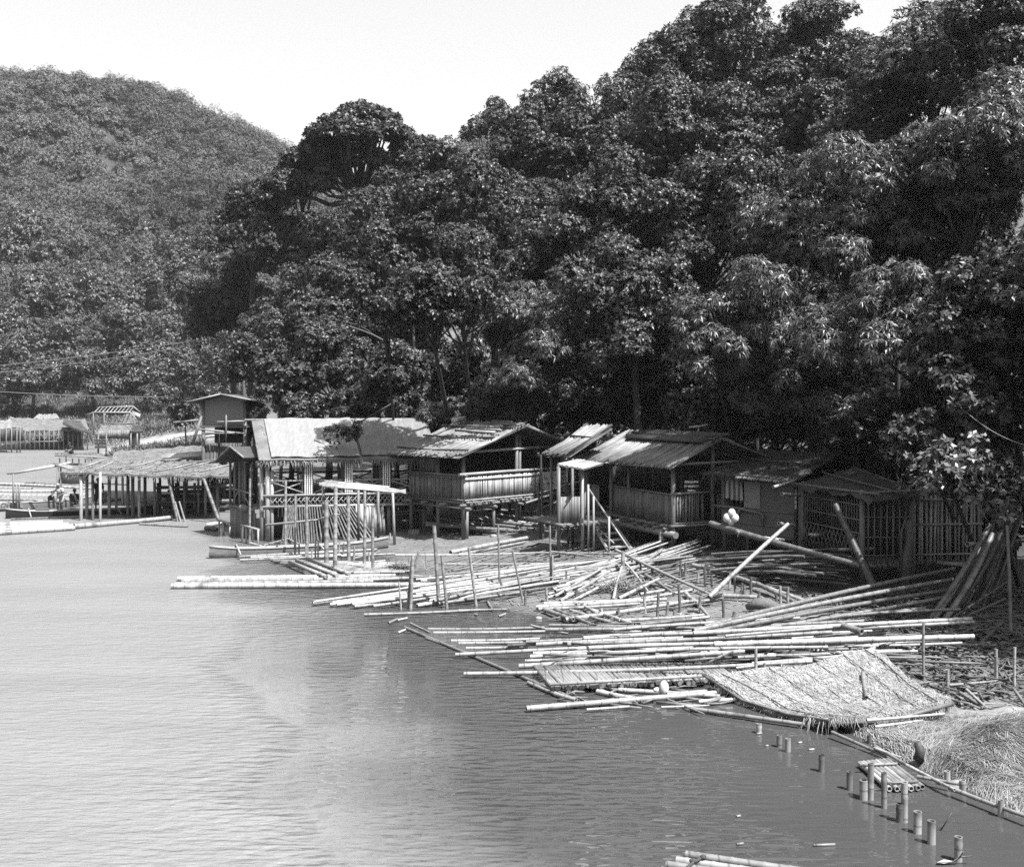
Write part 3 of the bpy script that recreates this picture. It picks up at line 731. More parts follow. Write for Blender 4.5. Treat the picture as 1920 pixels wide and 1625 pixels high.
def roof_slats(e0, e1, r1, r0, rad, sag=0.05, jit=0.25, under=True, endjit=0.06):
    """a roof slope of split bamboo running from the ridge r0-r1 down to the eave e0-e1"""
    b = MB(); n = max(4, int((Vector(e1) - Vector(e0)).length / (rad * 1.75)))
    b.slats(r0, r1, e0, e1, n, rad, jit, sag, sides=5, endjit=endjit)
    if under:
        dz = Vector((0, 0, rad * 0.9 + sag * 0.3))
        b.slab([Vector(p) - dz for p in (e0, e1, r1, r0)], 0.02)
    return b
def thatch(e0, e1, r1, r0, t=0.10, n=900, length=0.45, sag=0.12, seed=1, fringe=160, lumps=0.05, ribs=0):
    """thick straw roof slope with a ragged eave"""
    e0, e1, r1, r0 = map(Vector, (e0, e1, r1, r0)); b = MB(); rg = random.Random(seed)
    NX, NY = 18, 9; nn = (e1 - e0).cross(r0 - e0).normalized(); nn = nn if nn.z > 0 else -nn
    def P(i, j, k):
        x, y = i / NX, j / NY; p = e0.lerp(e1, x).lerp(r0.lerp(r1, x), y)
        return p - Vector((0, 0, sag * 4 * y * (1 - y) * 0.5 + sag * 4 * x * (1 - x) * 0.4)) + nn * (k + lumps * math.sin(i * 2.1 + j * 1.3 + seed) * math.sin(j * 1.9 + i * 0.7)) 
    top = [P(i, j, 0) for j in range(NY + 1) for i in range(NX + 1)]
    bot = [P(i, j, -t) for j in range(NY + 1) for i in range(NX + 1)]
    w = NX + 1; o = len(top); fs = []
    for j in range(NY):
        for i in range(NX):
            a = j * w + i; fs += [[a, a + 1, a + 1 + w, a + w], [o + a, o + a + w, o + a + 1 + w, o + a + 1]]
    for i in range(NX): fs += [[i + 1, i, o + i, o + i + 1], [NY * w + i, NY * w + i + 1, o + NY * w + i + 1, o + NY * w + i]]
    for j in range(NY): fs += [[j * w, j * w + w, o + j * w + w, o + j * w], [j * w + w + NX, j * w + NX, o + j * w + NX, o + j * w + w + NX]]
    b.add(top + bot, fs, False)
    dn = (e0 - r0).normalized(); sd = (e1 - e0).normalized()
    for _ in range(n):
        p = P(rg.random() * NX, rg.random() * NY, rg.uniform(0.0, 0.05)); L = length * rg.uniform(0.4, 1.3)
        d = (dn + sd * rg.gauss(0, 0.3) + nn * rg.uniform(0, 0.22)).normalized(); q = nn.cross(d).normalized() * rg.uniform(0.008, 0.022)
        b.add([p - q, p + q, p + d * L - Vector((0, 0, 0.03))], [[0, 1, 2]])
    for _ in range(fringe):
        p = P(rg.random() * NX, rg.uniform(0, 0.4), -rg.random() * t); L = rg.uniform(0.12, 0.38)
        d = (dn * 0.5 + Vector((0, 0, -0.8)) + sd * rg.gauss(0, 0.35)).normalized(); q = sd * rg.uniform(0.008, 0.022)
        b.add([p - q, p + q, p + d * L], [[0, 1, 2]])
    for k in range(ribs):
        x = (k + 0.5) / ribs * NX
        b.tube([P(x, y, 0.03) for y in (0, NY * .33, NY * .66, NY)], 0.02, 5)
    return b
def post(p, r, q=None): return MB().tube([p, q], [r, r * 0.92], 8)
def one(mb, name, m, parent, label=None):
    o = mb.build(name, M[m], parent)
    if label: o['label'] = label
    return o

# ------------------------------------------------------------------ hut with the banner
def banner_hut():
    f = Fr((-1.98, 44.0), (0.703, 0.711)); L, D = 6.3, 3.5; zf, zr, ze = 1.82, 2.93, 3.95
    t = thing('stilt_hut', 'open bamboo hut on stilts with a long pale slatted balcony carrying a white banner', 'hut', f(0, 0, gz(*f(0, 0, 0).xy)))
    def g(a, b): p = f(a, b, 0); return max(-0.2, gz(p.x, p.y)) - 0.15
    for a, b, top, r in [(0.06, 0.10, ze, .09), (3.2, 0.10, 4.75, .085), (3.42, 0.12, 4.72, .07), (6.2, 0.10, ze, .085), (0.08, 1.7, ze, .08), (0.1, D, ze, .09), (3.2, D, 4.7, .08), (6.2, D, ze, .08)]:
        one(MB().tube([f(a, b, g(a, b)), f(a, b, top)], r, 8), 'post', 'frame', t)
    one(MB().tube([f(0.28, 0.16, g(.28, .16)), f(0.28, 0.16, zf)], .10, 8), 'post', 'frame_pale', t)
    for a in (1.9, 4.6): one(MB().tube([f(a, 0.2, g(a, .2)), f(a, 0.2, zf - .1)], .075, 8), 'post', 'frame', t)
    one(MB().box(f(0.08, 3.3, g(.08, 3.3) + .1), (.34, .34, .5), f.rz), 'footing', 'stone', t)
    b = MB().slats(f(-.05, -.08, zf - .06), f(L + .1, -.08, zf - .06), f(-.05, D, zf - .06), f(L + .1, D, zf - .06), 66, .045, .3, endjit=.08)
    one(b, 'floor', 'frame', t)
    b = MB()
    for bb in (0.0, 1.2, 2.4, D): b.tube([f(-.25, bb, zf - .17), f(L + .2, bb, zf - .17)], .07, 8)
    one(b, 'floor_beam', 'frame', t)
    b = MB()
    for aa in (0.1, 1.6, 3.2, 4.8, 6.2): b.tube([f(aa, -.3, zf - .30), f(aa, D, zf - .30)], .06, 8)
    one(b, 'floor_joist', 'frame', t)
    b = MB().slats(f(0, 0, zf), f(L, 0, zf), f(0, 0, zr - .12), f(L, 0, zr - .12), 84, .037, .35, endjit=.02)
    for z in (zf + .04, zr - .22): b.tube([f(0, -.05, z), f(L, -.05, z)], .03, 6)
    one(b, 'balcony_panel', 'slat_pale', t)
    one(MB().tube([f(-.3, -.02, zr), f(2.5, -.02, zr + .02), f(L + .05, -.02, zr)], [.07, .065, .055], 8), 'rail', 'frame_pale', t)
    one(MB().slats(f(0, 0.04, zf), f(0, D, zf), f(0, 0.04, zr - .05), f(0, D, zr - .05), 44, .04, .35, endjit=.03).tube([f(-.05, 0, zr - .16), f(-.05, D, zr - .16)], .025, 6).tube([f(-.05, 0, zf + .05), f(-.05, D, zf + .05)], .025, 6), 'side_panel', 'slat', t)
    one(MB().tube([f(-.02, -.2, zr - .04), f(-.02, D + .1, zr - .04)], .05, 8), 'rail', 'frame', t)
    b = MB()
    for i in range(9): b.tube([f(0.0, 1.75 + i * .2, zr), f(0.0, 1.75 + i * .2, ze - .15)], .018, 5)
    for i in range(4): b.tube([f(-.02, 1.7, zr + .1 + i * .24), f(-.02, 3.45, zr + .1 + i * .24)], .018, 5)
    one(b, 'window_lattice', 'frame', t)
    one(MB().slats(f(.12, 1.9, zr), f(.12, 3.0, zr), f(.12, 1.9, ze - .2), f(.12, 3.0, ze - .2), 16, .04, .3), 'screen', 'slat', t)
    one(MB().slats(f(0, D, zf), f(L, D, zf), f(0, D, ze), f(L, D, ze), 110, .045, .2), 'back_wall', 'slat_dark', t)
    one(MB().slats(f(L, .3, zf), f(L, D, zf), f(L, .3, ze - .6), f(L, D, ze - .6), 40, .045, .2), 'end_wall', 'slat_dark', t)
    one(MB().tube([f(-.1, .05, ze - .1), f(L + .1, .05, ze - .02)], .06, 8), 'tie_beam', 'frame_pale', t)
    zp = 4.98
    o = one(roof_slats(f(-.75, D + .5, ze - .22), f(-.75, -.5, ze - .22), f(3.2, -.5, zp), f(3.2, D + .5, zp), .055, .10), 'roof_slope', 'roof_slat', t)
    b = MB()
    for s_ in (0.12, 0.5, 0.82):
        b.tube([f(-.75 + 3.95 * s_, D + .5, ze - .14 + 1.25 * s_), f(-.75 + 3.95 * s_, D * .5, ze - .2 + 1.25 * s_), f(-.75 + 3.95 * s_, -.55, ze - .12 + 1.25 * s_)], .04, 6)
    one(b, 'batten', 'bamboo_dark', o)
    one(roof_slats(f(L + .75, -.5, ze - .12), f(L + .75, D + .5, ze - .12), f(3.2, D + .5, zp - .02), f(3.2, -.5, zp - .02), .055, .06), 'roof_slope', 'roof_slat', t)
    b = MB()
    b.tube([f(-.8, -.45, ze - .32), f(3.2, -.45, zp - .12), f(3.4, -.45, zp - .02)], .045, 6).tube([f(L + .8, -.45, ze - .3), f(3.2, -.45, zp - .10), f(3.0, -.45, zp + .0)], .045, 6)
    one(b, 'gable_rafter', 'frame', t)
    one(MB().slats(f(1.2, -.3, zp - .40), f(3.1, -.45, zp + .06), f(1.4, D * .55, zp - .36), f(3.3, D * .5, zp + .10), 12, .05, .8, endjit=.35), 'ridge_cover', 'roof_slat', t)
    # the banner is tied to the balcony: a thing of its own
    bx = f(5.05, -.10, 0); bn = thing('banner', 'white cloth banner with dark lettering tied to the pale balcony', 'banner', f(4.5, -.1, 2.1))
    q = []
    NX, NZ = 8, 6
    for k in range(NZ + 1):
        for i in range(NX + 1):
            x, z = i / NX, k / NZ
            q.append(f(4.55 + 1.05 * x + .05 * z, -.11 - .03 * math.sin(x * 7 + z * 5) * (1 - z), 2.03 + .80 * z - .07 * math.sin(math.pi * x) * z + .03 * x))
    bb = MB().add(q, [[k * 9 + i, k * 9 + i + 1, k * 9 + i + 10, k * 9 + i + 9] for k in range(NZ) for i in range(NX)], True)
    one(bb, 'cloth', 'cloth_white', bn)
    text('CRIZN', f(4.83, -.155, 2.24), .17, f.rz, 'lettering', 'ink', bn)
    k = MB(); z0 = 2.55
    k.box(f(4.78, -.15, z0), (.22, .012, .05), f.rz, 0); k.v = k.v
    k2 = MB()
    for a0, z0, a1, z1 in [(4.68, 2.66, 4.86, 2.50), (5.32, 2.72, 5.16, 2.46), (4.66, 2.22, 4.66, 2.36), (4.66, 2.10, 4.70, 2.16)]:
        one(MB().tube([f(a0, -.15, z0), f(a1, -.15, z1)], .022, 4), 'emblem_stroke', 'shorts_grey', bn)
    # poles stacked under the floor
    for i in range(28):
        a = U(1.0, 5.9); hgt_ = U(0, 1) ** 1.6 * 0.55
        p = f(a + U(.3, .9), U(-.9, -.1), 0); q = f(a - U(.2, 1.4), U(2.2, 3.3), 0)
        zg = max(0, gz(p.x, p.y)); zq = gz(q.x, q.y)
        pole((p.x, p.y, zg + .05 + hgt_ * .4), (q.x, q.y, zq + .15 + hgt_), U(.05, .085), 'short bamboo pole in the heap stored under the banner hut', 'bamboo poles stored under the banner hut', 'bamboo_grey' if a < 2.6 else 'bamboo')
def text(body, loc, size, rz, name, m, parent, shear=0.0):
    cu = bpy.data.curves.new(name, 'FONT'); cu.body = body; cu.size = size; cu.extrude = 0.004; cu.shear = shear
    o = bpy.data.objects.new('tmp', cu); COL.objects.link(o)
    dg = bpy.context.evaluated_depsgraph_get(); me = bpy.data.meshes.new_from_object(o.evaluated_get(dg))
    bpy.data.objects.remove(o)
    me.name = name; me.materials.clear(); me.materials.append(M[m])
    o = bpy.data.objects.new(name, me); COL.objects.link(o); o.parent = parent
    off = Vector((0, 0, 0)); r = parent
    while r is not None: off = off + r.location; r = r.parent
    o.location = Vector(loc) - off; o.rotation_euler = (math.radians(90), 0, rz)
    return o
banner_hut()

# ------------------------------------------------------------------ hut with the stair
def stair_hut():
    f = Fr((5.74, 38.0), (0.903, 0.43)); W_, D = 3.5, 6.7   # a: short right side, b: long left side
    zf, zr, ze, zp = 1.57, 2.60, 3.78, 4.70
    t = thing('stilt_hut', 'dark slatted bamboo hut on stilts with a stair up to its open doorway', 'hut', f(0, 0, gz(*f(0, 0, 0).xy)))
    def g(a, b): p = f(a, b, 0); return max(-0.2, gz(p.x, p.y)) - 0.15
    for a, b, top, r in [(0, 0, ze, .085), (1.75, 0.05, zp - .1, .08), (W_, 0, ze, .08), (0, 3.0, ze, .06), (0, 4.3, ze, .07), (0, 6.2, ze, .08), (-1.4, 4.9, ze, .06), (-1.4, 6.7, ze, .06), (0, D, ze, .08), (W_, 4.5, ze, .08), (W_, D, ze, .08)]:
        one(MB().tube([f(a, b, g(a, b)), f(a, b, top)], r, 8), 'post', 'frame', t)
    one(MB().tube([f(-.15, .5, g(-.15, .5)), f(-.15, .5, zf - .2)], .11, 8), 'post', 'frame_pale', t)
    one(MB().slats(f(0, -.12, zf - .06), f(0, D, zf - .06), f(W_, -.12, zf - .06), f(W_, D, zf - .06), 90, .05, .25, endjit=.1), 'floor', 'frame', t)
    one(MB().tube([f(-.12, -.35, zf - .34), f(-.12, D, zf - .34)], .12, 10).tube([f(W_, -.2, zf - .3), f(W_, D, zf - .3)], .09, 8), 'floor_beam', 'bamboo_grey', t)
    b = MB()
    for y in (.25, .9, 1.5, 2.2, 3.2, 4.4): b.tube([f(-.28, y, zf - .18), f(W_, y, zf - .18)], .07, 8)
    one(b, 'floor_joist', 'frame', t)
    one(MB().slats(f(0, 0, zf), f(0, 4.1, zf), f(0, 0, zr), f(0, 4.1, zr), 62, .036, .3, endjit=.02), 'side_panel', 'slat', t)
    one(MB().slats(f(0, 5.2, zf), f(0, 6.6, zf), f(0, 5.2, zr), f(0, 6.6, zr), 20, .038, .3), 'side_panel', 'slat', t)
    one(MB().tube([f(-.03, -.12, zr + .03), f(-.03, 4.15, zr + .05)], .035, 6), 'rail', 'frame', t)
    one(MB().slats(f(0, 0, zf), f(1.35, 0, zf), f(0, 0, zr), f(1.35, 0, zr), 15, .038, .5, gap=.06), 'balcony_panel', 'slat', t)
    one(MB().slats(f(1.8, 0, zf), f(W_, 0, zf), f(1.8, 0, zr), f(W_, 0, zr), 17, .036, .5, gap=.2), 'balcony_panel', 'slat', t)
    one(MB().tube([f(-.15, -.04, zr + .05), f(W_ - .3, -.04, zr + .12)], .05, 8).tube([f(-.05, -.04, zf + .03), f(W_, -.04, zf + .03)], .03, 6), 'rail', 'frame', t)
    one(MB().tube([f(-.3, -.3, ze - .05), f(W_ + .5, -.3, ze + .0)], .055, 8), 'tie_beam', 'frame', t)
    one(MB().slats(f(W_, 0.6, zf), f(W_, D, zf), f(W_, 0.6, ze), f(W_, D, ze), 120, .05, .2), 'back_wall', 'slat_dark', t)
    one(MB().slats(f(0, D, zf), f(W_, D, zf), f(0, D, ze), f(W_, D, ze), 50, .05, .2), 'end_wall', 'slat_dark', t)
    m = W_ / 2
    o = one(roof_slats(f(-.6, 6.3, ze - .16), f(-.45, -.55, ze - .10), f(m, -.45, zp + .02), f(m, 6.0, zp + .02), .05, .08), 'roof_slope', 'roof_slat', t)
    one(MB().slats(f(m - .75, -.4, zp - .22), f(m + .05, -.4, zp + .10), f(m - .75, 4.9, zp - .22), f(m + .05, 4.9, zp + .10), 8, .055, .3, endjit=.1), 'ridge_cover', 'slat_dark', o)
    one(roof_slats(f(W_ + .9, -.5, ze - .02), f(W_ + .9, 4.9, ze - .02), f(m, 4.9, zp), f(m, -.5, zp), .05, .06), 'roof_slope', 'roof_slat', t)
    one(roof_slats(f(-1.65, 6.9, 3.86), f(-1.6, 4.75, 3.86), f(.3, 4.7, zp + .24), f(.3, 6.9, zp + .28), .052, .10), 'roof_slope', 'roof_slat', t)
    one(roof_slats(f(W_ + .7, 6.5, ze), f(W_ + .7, 6.9, ze), f(.3, 6.9, zp + .24), f(.3, 6.5, zp + .2), .055, .06), 'roof_slope', 'roof_slat', t)
    b = MB()
    b.tube([f(-1.65, 4.75, 3.94), f(.3, 4.72, zp + .32)], .045, 6); b.tube([f(-1.5, 6.8, 3.97), f(-1.45, 6.4, 3.92), f(-1.4, 4.75, 3.97)], .035, 6); b.tube([f(-.5, 6.7, zp - .16), f(-.4, 5.0, zp - .18)], .035, 6)
    one(b, 'batten', 'bamboo_dark', t)
    one(MB().tube([f(-.5, -.5, ze - .2), f(m, -.5, zp - .08)], .045, 6).tube([f(W_ + 1.0, -.5, ze - .12), f(m - .1, -.5, zp - .04)], .04, 6), 'gable_rafter', 'frame', t)
    # porch beside the door
    px = Fr((2.55, 38.7), (0.903, 0.43))
    for a, b_, z in [(0, 0, 3.5), (-.8, .3, 3.55), (-.4, 1.1, 3.55), (.6, .9, 3.5)]:
        p = px(a, b_, 0); one(MB().tube([px(a, b_, max(0, gz(p.x, p.y)) - .2), px(a, b_, z)], .06, 8), 'porch_post', 'frame_pale' if a == 0 else 'frame', t)
    one(MB().slats(px(-.9, .0, 1.5), px(1.6, .0, 1.5), px(-.9, 2.8, 1.5), px(1.6, 2.8, 1.5), 22, .055, .2, endjit=.08), 'porch_floor', 'frame', t)
    one(MB().slats(px(-.8, .3, 1.5), px(-.05, .05, 1.5), px(-.8, .3, 2.5), px(-.05, .05, 2.5), 18, .034, .3), 'porch_panel', 'slat', t)
    one(roof_slats(at(1045, 870, 39.0), at(1093, 879, 38.1), at(1132, 868, 39.9), at(1084, 861, 41.2), .035, .01, endjit=.05), 'porch_roof', 'slat_pale', t)
    # the stair
    A = [at(1140, 966, 40.6), at(1200, 1052, 37.6)]; B = [at(1104, 972, 40.2), at(1160, 1064, 37.4)]
    st = MB().tube([A[0], A[1]], .07, 6).tube([B[0], B[1]], .07, 6)
    so = one(st, 'stair', 'bamboo', t)
    for i in range(7):
        s_ = (i + .5) / 7; one(MB().box(A[0].lerp(A[1], s_).lerp(B[0].lerp(B[1], s_), .5), ((A[0] - B[0]).length * 1.0, .26, .045), math.atan2((A[0] - B[0]).y, (A[0] - B[0]).x)), 'tread', 'slat_pale', so)
    h = MB().tube([at(1103, 915, 40.0), at(1192, 1047, 37.3)], .035, 6).tube([at(1112, 982, 39.9), at(1151, 1018, 38.2)], .03, 6)
    for x, y0, y1, Y in [(1103, 908, 1040, 38.6), (1113, 930, 1046, 38.3), (1142, 968, 1058, 37.6)]: h.tube([at(x, y1, Y), at(x, y0, Y)], .04, 6)
    one(h, 'handrail', 'frame_pale', t)
    return f
SH = stair_hut()

# ------------------------------------------------------------------ low woven wall hut and the lattice hut
def woven_hut():
    A, B = Vector((7.45, 37.9, 0)), Vector((9.50, 35.9, 0)); u = (B - A).normalized(); f = Fr(A.xy, u.xy); L = (B - A).length
    z0, z1 = 1.36, 3.38
    t = thing('stilt_hut', 'low dark hut with a woven wall and one open window, beside the stair hut', 'hut', f(0, 0, gz(A.x, A.y)))
    def g(a, b): p = f(a, b, 0); return max(-0.2, gz(p.x, p.y)) - 0.15
    for a, b in [(0.05, .1), (1.0, .1), (L - .05, .1), (.05, 2.6), (L, 2.6)]: one(MB().tube([f(a, b, g(a, b)), f(a, b, z1)], .07, 8), 'post', 'frame', t)
    b = MB().box(f(L / 2, 0, (z0 + 2.2) / 2), (L, .04, 2.2 - z0), f.rz).box(f(L / 2 + .48, 0, 2.785), (L - .96, .04, 1.168), f.rz).box(f(.06, 0, 2.785), (.12, .04, 1.168), f.rz)
    one(b, 'wall', 'woven', t)
    b = MB()
    for z in (1.72, 2.22): b.tube([f(0, -.04, z), f(L, -.04, z - .04)], .022, 6)
    one(b, 'batten', 'frame', t)
    one(MB().box(f(1.28, -.06, 2.72), (.62, .03, .92), f.rz + .05), 'shutter', 'woven_pale', t)
    one(MB().tube([f(-.35, -.1, 2.26), f(1.0, -.1, 2.22)], .05, 8), 'sill', 'bamboo_grey', t)
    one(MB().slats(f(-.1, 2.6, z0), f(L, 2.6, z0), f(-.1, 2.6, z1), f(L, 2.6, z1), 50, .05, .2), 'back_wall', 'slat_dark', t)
    one(MB().slats(f(0, 0, z0 - .05), f(L, 0, z0 - .05), f(0, 2.6, z0 - .05), f(L, 2.6, z0 - .05), 40, .05, .2), 'floor', 'slat_dark', t)
    one(thatch(f(-.5, -.6, z1 + .05), f(L + .25, -.5, z1 - .05), f(L + .2, 2.9, z1 + .75), f(-.2, 2.9, z1 + .80), .06, 500, .3, .10, 9, 150, .05), 'roof', 'thatch_dark', t)
    one(MB().slats(f(1.0, -.75, z1 - .04), f(L + .3, -.7, z1 - .12), f(1.0, -.3, z1 + .06), f(L + .3, -.25, z1 + .0), 24, .035, .3, endjit=.08), 'eave_fringe', 'slat_pale', t)
    one(MB().tube([f(-.5, -.55, z1 + .03), f(L * .5, -.6, z1 + .02), f(L + .3, -.55, z1 - .08)], .035, 6).tube([f(-.2, 1.2, z1 + .5), f(L, 1.2, z1 + .42)], .04, 6), 'roof_pole', 'bamboo_dark', t)
    # clothes hung in the window
    cl = thing('hanging_clothes', 'streaked shirt hung in the open window of the woven wall hut', 'clothes', f(.55, -.12, 3.2))
    for k, (a, z) in enumerate([(.42, 2.55), (.72, 2.50)]):
        b = MB(); vs = []
        for zz, w in ((3.22, .10), (3.1, .22), (2.85, .26), (z, .30)):
            for i in range(9):
                x = -1 + i / 4; vs.append(f(a + w * x * .85, -.12 - .05 * math.cos(i * 2.4) * (3.3 - zz), zz + .03 * math.sin(i * 3)))
        b.add(vs, [[r * 9 + i, r * 9 + i + 1, r * 9 + i + 10, r * 9 + i + 9] for r in range(3) for i in range(8)], True)
        one(b, 'shirt', 'stripes_v', cl)
    cl = thing('hanging_cloth', 'dark rag draped along the pole below the window of the woven wall hut', 'cloth', f(1.2, -.1, 2.2))
    b = MB().tube([f(.72, -.1, 1.9), f(.80, -.12, 2.15), f(.9, -.12, 2.2), f(1.6, -.12, 2.13), f(1.72, -.12, 2.05), f(1.74, -.1, 1.65)], [.03, .06, .05, .05, .06, .03], 6)
    one(b, 'rag', 'frame', cl)
    return f
woven_hut()

def lattice_hut():
    A, B = Vector((9.62, 35.4, 0)), Vector((10.46, 32.0, 0)); f = Fr(A.xy, (B - A).xy); L = (B - A).length
    t = thing('stilt_hut', 'low caged hut with thin upright bars, diamond lattice and a sagging tarpaulin roof', 'hut', f(L, 0, gz(B.x, B.y)))
    def g(p): return max(-0.2, gz(p.x, p.y)) - 0.15
    z1 = 3.2
    b = MB()
    for i in range(24): b.tube([f(.1 + (L - .15) * i / 23, 0, 1.95), f(.1 + (L - .15) * i / 23, 0, z1)], .014, 5)
    for z in (2.0, 2.4, 2.85): b.tube([f(0, -.02, z), f(L, -.02, z)], .022, 5)
    one(b, 'cage_bars', 'frame', t)
    b = MB()
    for i in range(16):
        x = L * i / 15
        for s_ in (-1, 1): b.tube([f(x, -.03 * s_, 1.2), f(min(L, max(0, x + s_ * .42)), -.03 * s_, 1.95)], .014, 5)
    one(b, 'lattice', 'frame', t)
    for p in (f(0, .05, 0), f(L, .05, 0), Vector((12.0, 32.05, 0)), f(0, 2.5, 0), Vector((12.2, 34, 0))): one(MB().tube([(p.x, p.y, g(p)), (p.x, p.y, z1 + .1)], .08, 8), 'post', 'frame', t)
    X0, X1 = 10.5, 12.0
    b = MB()
    for i in range(9): b.tube([(X0 + (X1 - X0) * i / 8, 32.0, 1.1 - U(0, .1)), (X0 + (X1 - X0) * i / 8, 32.0, z1)], .03 * U(.7, 1.2), 5)
    for z in (1.35, 1.9, 2.5, 3.0): b.tube([(X0, 31.96, z), (X1, 31.96, z + U(-.04, .04))], .02, 5)
    one(b, 'front_bars', 'frame', t)
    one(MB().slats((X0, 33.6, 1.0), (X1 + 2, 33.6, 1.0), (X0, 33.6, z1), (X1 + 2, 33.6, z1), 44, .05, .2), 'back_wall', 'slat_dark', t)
    one(MB().slats((X0 - .3, 32.0, 1.05), (X1, 32.0, 1.05), (X0 - .3, 34, 1.05), (X1, 34, 1.05), 24, .05, .2, endjit=.1), 'floor', 'slat', t)
    e0, e1, r1, r0 = Vector((9.2, 35.2, 3.22)), Vector((10.5, 31.4, 3.18)), Vector((12.3, 31.6, 3.22)), Vector((11.4, 35.6, 3.75))
    b = MB(); N = 14; q = []
    for j in range(N + 1):
        for i in range(N + 1):
            x, y = i / N, j / N; p = e0.lerp(e1, x).lerp(r0.lerp(r1, x), y)
            q.append(p + Vector((0, 0, .07 * math.sin(i * 1.3 + j * .8) * math.cos(j * 1.1) - (.16 if i == N else 0) * U(.3, 1) - (.14 if j == 0 else 0) * U(.2, 1))))
    fs = [[j * (N + 1) + i, j * (N + 1) + i + 1, (j + 1) * (N + 1) + i + 1, (j + 1) * (N + 1) + i] for j in range(N) for i in range(N)]
    b.add(q, fs, True); b.add([p - Vector((0, 0, .02)) for p in q], [x[::-1] for x in fs], True)
    one(b, 'roof', 'tarp', t)
    one(MB().tube([e0 + Vector((-.3, .2, .08)), e0.lerp(e1, .5) + Vector((0, 0, .06)), e1 + Vector((.3, -.1, .05))], .04, 6).tube([e1 + Vector((0, .3, .06)), r1 + Vector((.2, .2, .12))], .035, 6).tube([e0.lerp(r0, .5) + Vector((0, 0, .12)), e1.lerp(r1, .5) + Vector((0, 0, .08))], .03, 6).tube([r0, r1.lerp(r0, .2)], .04, 6), 'roof_pole', 'bamboo_grey', t)
    one(MB().tube([f(-.1, .1, g(f(0, 0, 0))), f(-.1, .1, 3.1)], .16, 10), 'corner_post', 'wood', t)
lattice_hut()

def slat_fence():
    t = thing('slat_fence', 'tall open fence of bamboo slats at right under the bright broad leaved shrub', 'fence', (13.2, 32.3, .9))
    b = MB()
    for i in range(17):
        x = 12.15 + 1.95 * i / 16 + U(-.03, .03); b.tube([(x, 32.2, 1.0 + U(0, .15)), (x + U(-.05, .05), 32.2, 3.25 + U(-.2, .15))], .036 * U(.7, 1.2), 6)
    one(b, 'slats', 'slat_pale', t)
    b = MB()
    for z in (1.35, 2.25, 3.0): b.tube([(12.1, 32.14, z), (14.2, 32.14, z + .03)], .035, 6)
    one(b, 'rail', 'frame_pale', t)
    for x in (13.0, 14.15): one(MB().tube([(x, 32.3, .6), (x, 32.3, 3.3)], .07, 8), 'post', 'frame', t)
    one(MB().tube([(12.8, 32.1, 1.12), (13.35, 31.6, 1.12)], .06, 8).tube([(13.3, 32.1, 1.12), (13.75, 31.6, 1.12)], .06, 8), 'floor_beam', 'bamboo', t)
slat_fence()

def split_post():
    p = gp(1697, 1098); t = thing('split_post', 'thick split dead post standing before the caged hut', 'post', p)
    one(MB().tube([p - Vector((0, 0, .4)), at(1700, 1040, p.y), at(1707, 1010, p.y), at(1706, 975, p.y)], [.14, .13, .13, .09], 7), 'stem', 'wood', t)
    one(MB().tube([at(1690, 1085, p.y), at(1690, 1000, p.y), at(1697, 972, p.y)], [.04, .04, .02], 5), 'splinter', 'wood', t)
split_post()

def pale_shed():
    """a shed half hidden among the trees behind the huts"""
    c = at(1420, 790, 52); t = thing('shed', 'pale roofed shed glimpsed through the trees behind the woven wall hut', 'shed', (c.x, c.y, gz(c.x, c.y)))
    z = c.z
    one(MB().slab([(c.x - 1.5, c.y - 1.4, z - .1), (c.x + 2.2, c.y - 1.4, z - .05), (c.x + 2.2, c.y + 1.6, z + .5), (c.x - 1.5, c.y + 1.6, z + .5)], .04), 'roof', 'sheet', t)
    one(MB().box((c.x + .3, c.y + .3, (z + gz(c.x, c.y)) / 2 - .2), (3.0, 2.2, max(1, z - gz(c.x, c.y))), 0), 'wall', 'woven', t)
    c = at(850, 800, 50.5); t = thing('shed', 'old dark thatched roof low behind the banner hut', 'shed', (c.x, c.y, gz(c.x, c.y)))
    one(thatch((c.x - 2.2, c.y - 1, c.z - .4), (c.x + 2.6, c.y - 1, c.z - .3), (c.x + 2.6, c.y + 2, c.z + .5), (c.x - 1.6, c.y + 2, c.z + .5), .1, 500, .4, .1, 12), 'roof', 'thatch_dark', t)
    for dx in (-1.8, 2.2): one(MB().tube([(c.x + dx, c.y - .6, gz(c.x, c.y) - .2), (c.x + dx, c.y - .6, c.z - .35)], .07, 8), 'post', 'frame', t)
    p = at(1310, 800, 39.5); t = thing('roof_board', 'pale broken board sticking up from the stair hut roof', 'board', p - Vector((0, 0, .3)))
    one(MB().tube([p + Vector((-.36, 0, -.02)), p + Vector((.1, 0, .03)), p + Vector((.34, 0, .08))], .04, 5).tube([p + Vector((-.05, 0, -.35)), p], .025, 5), 'board', 'bamboo', t)
pale_shed()

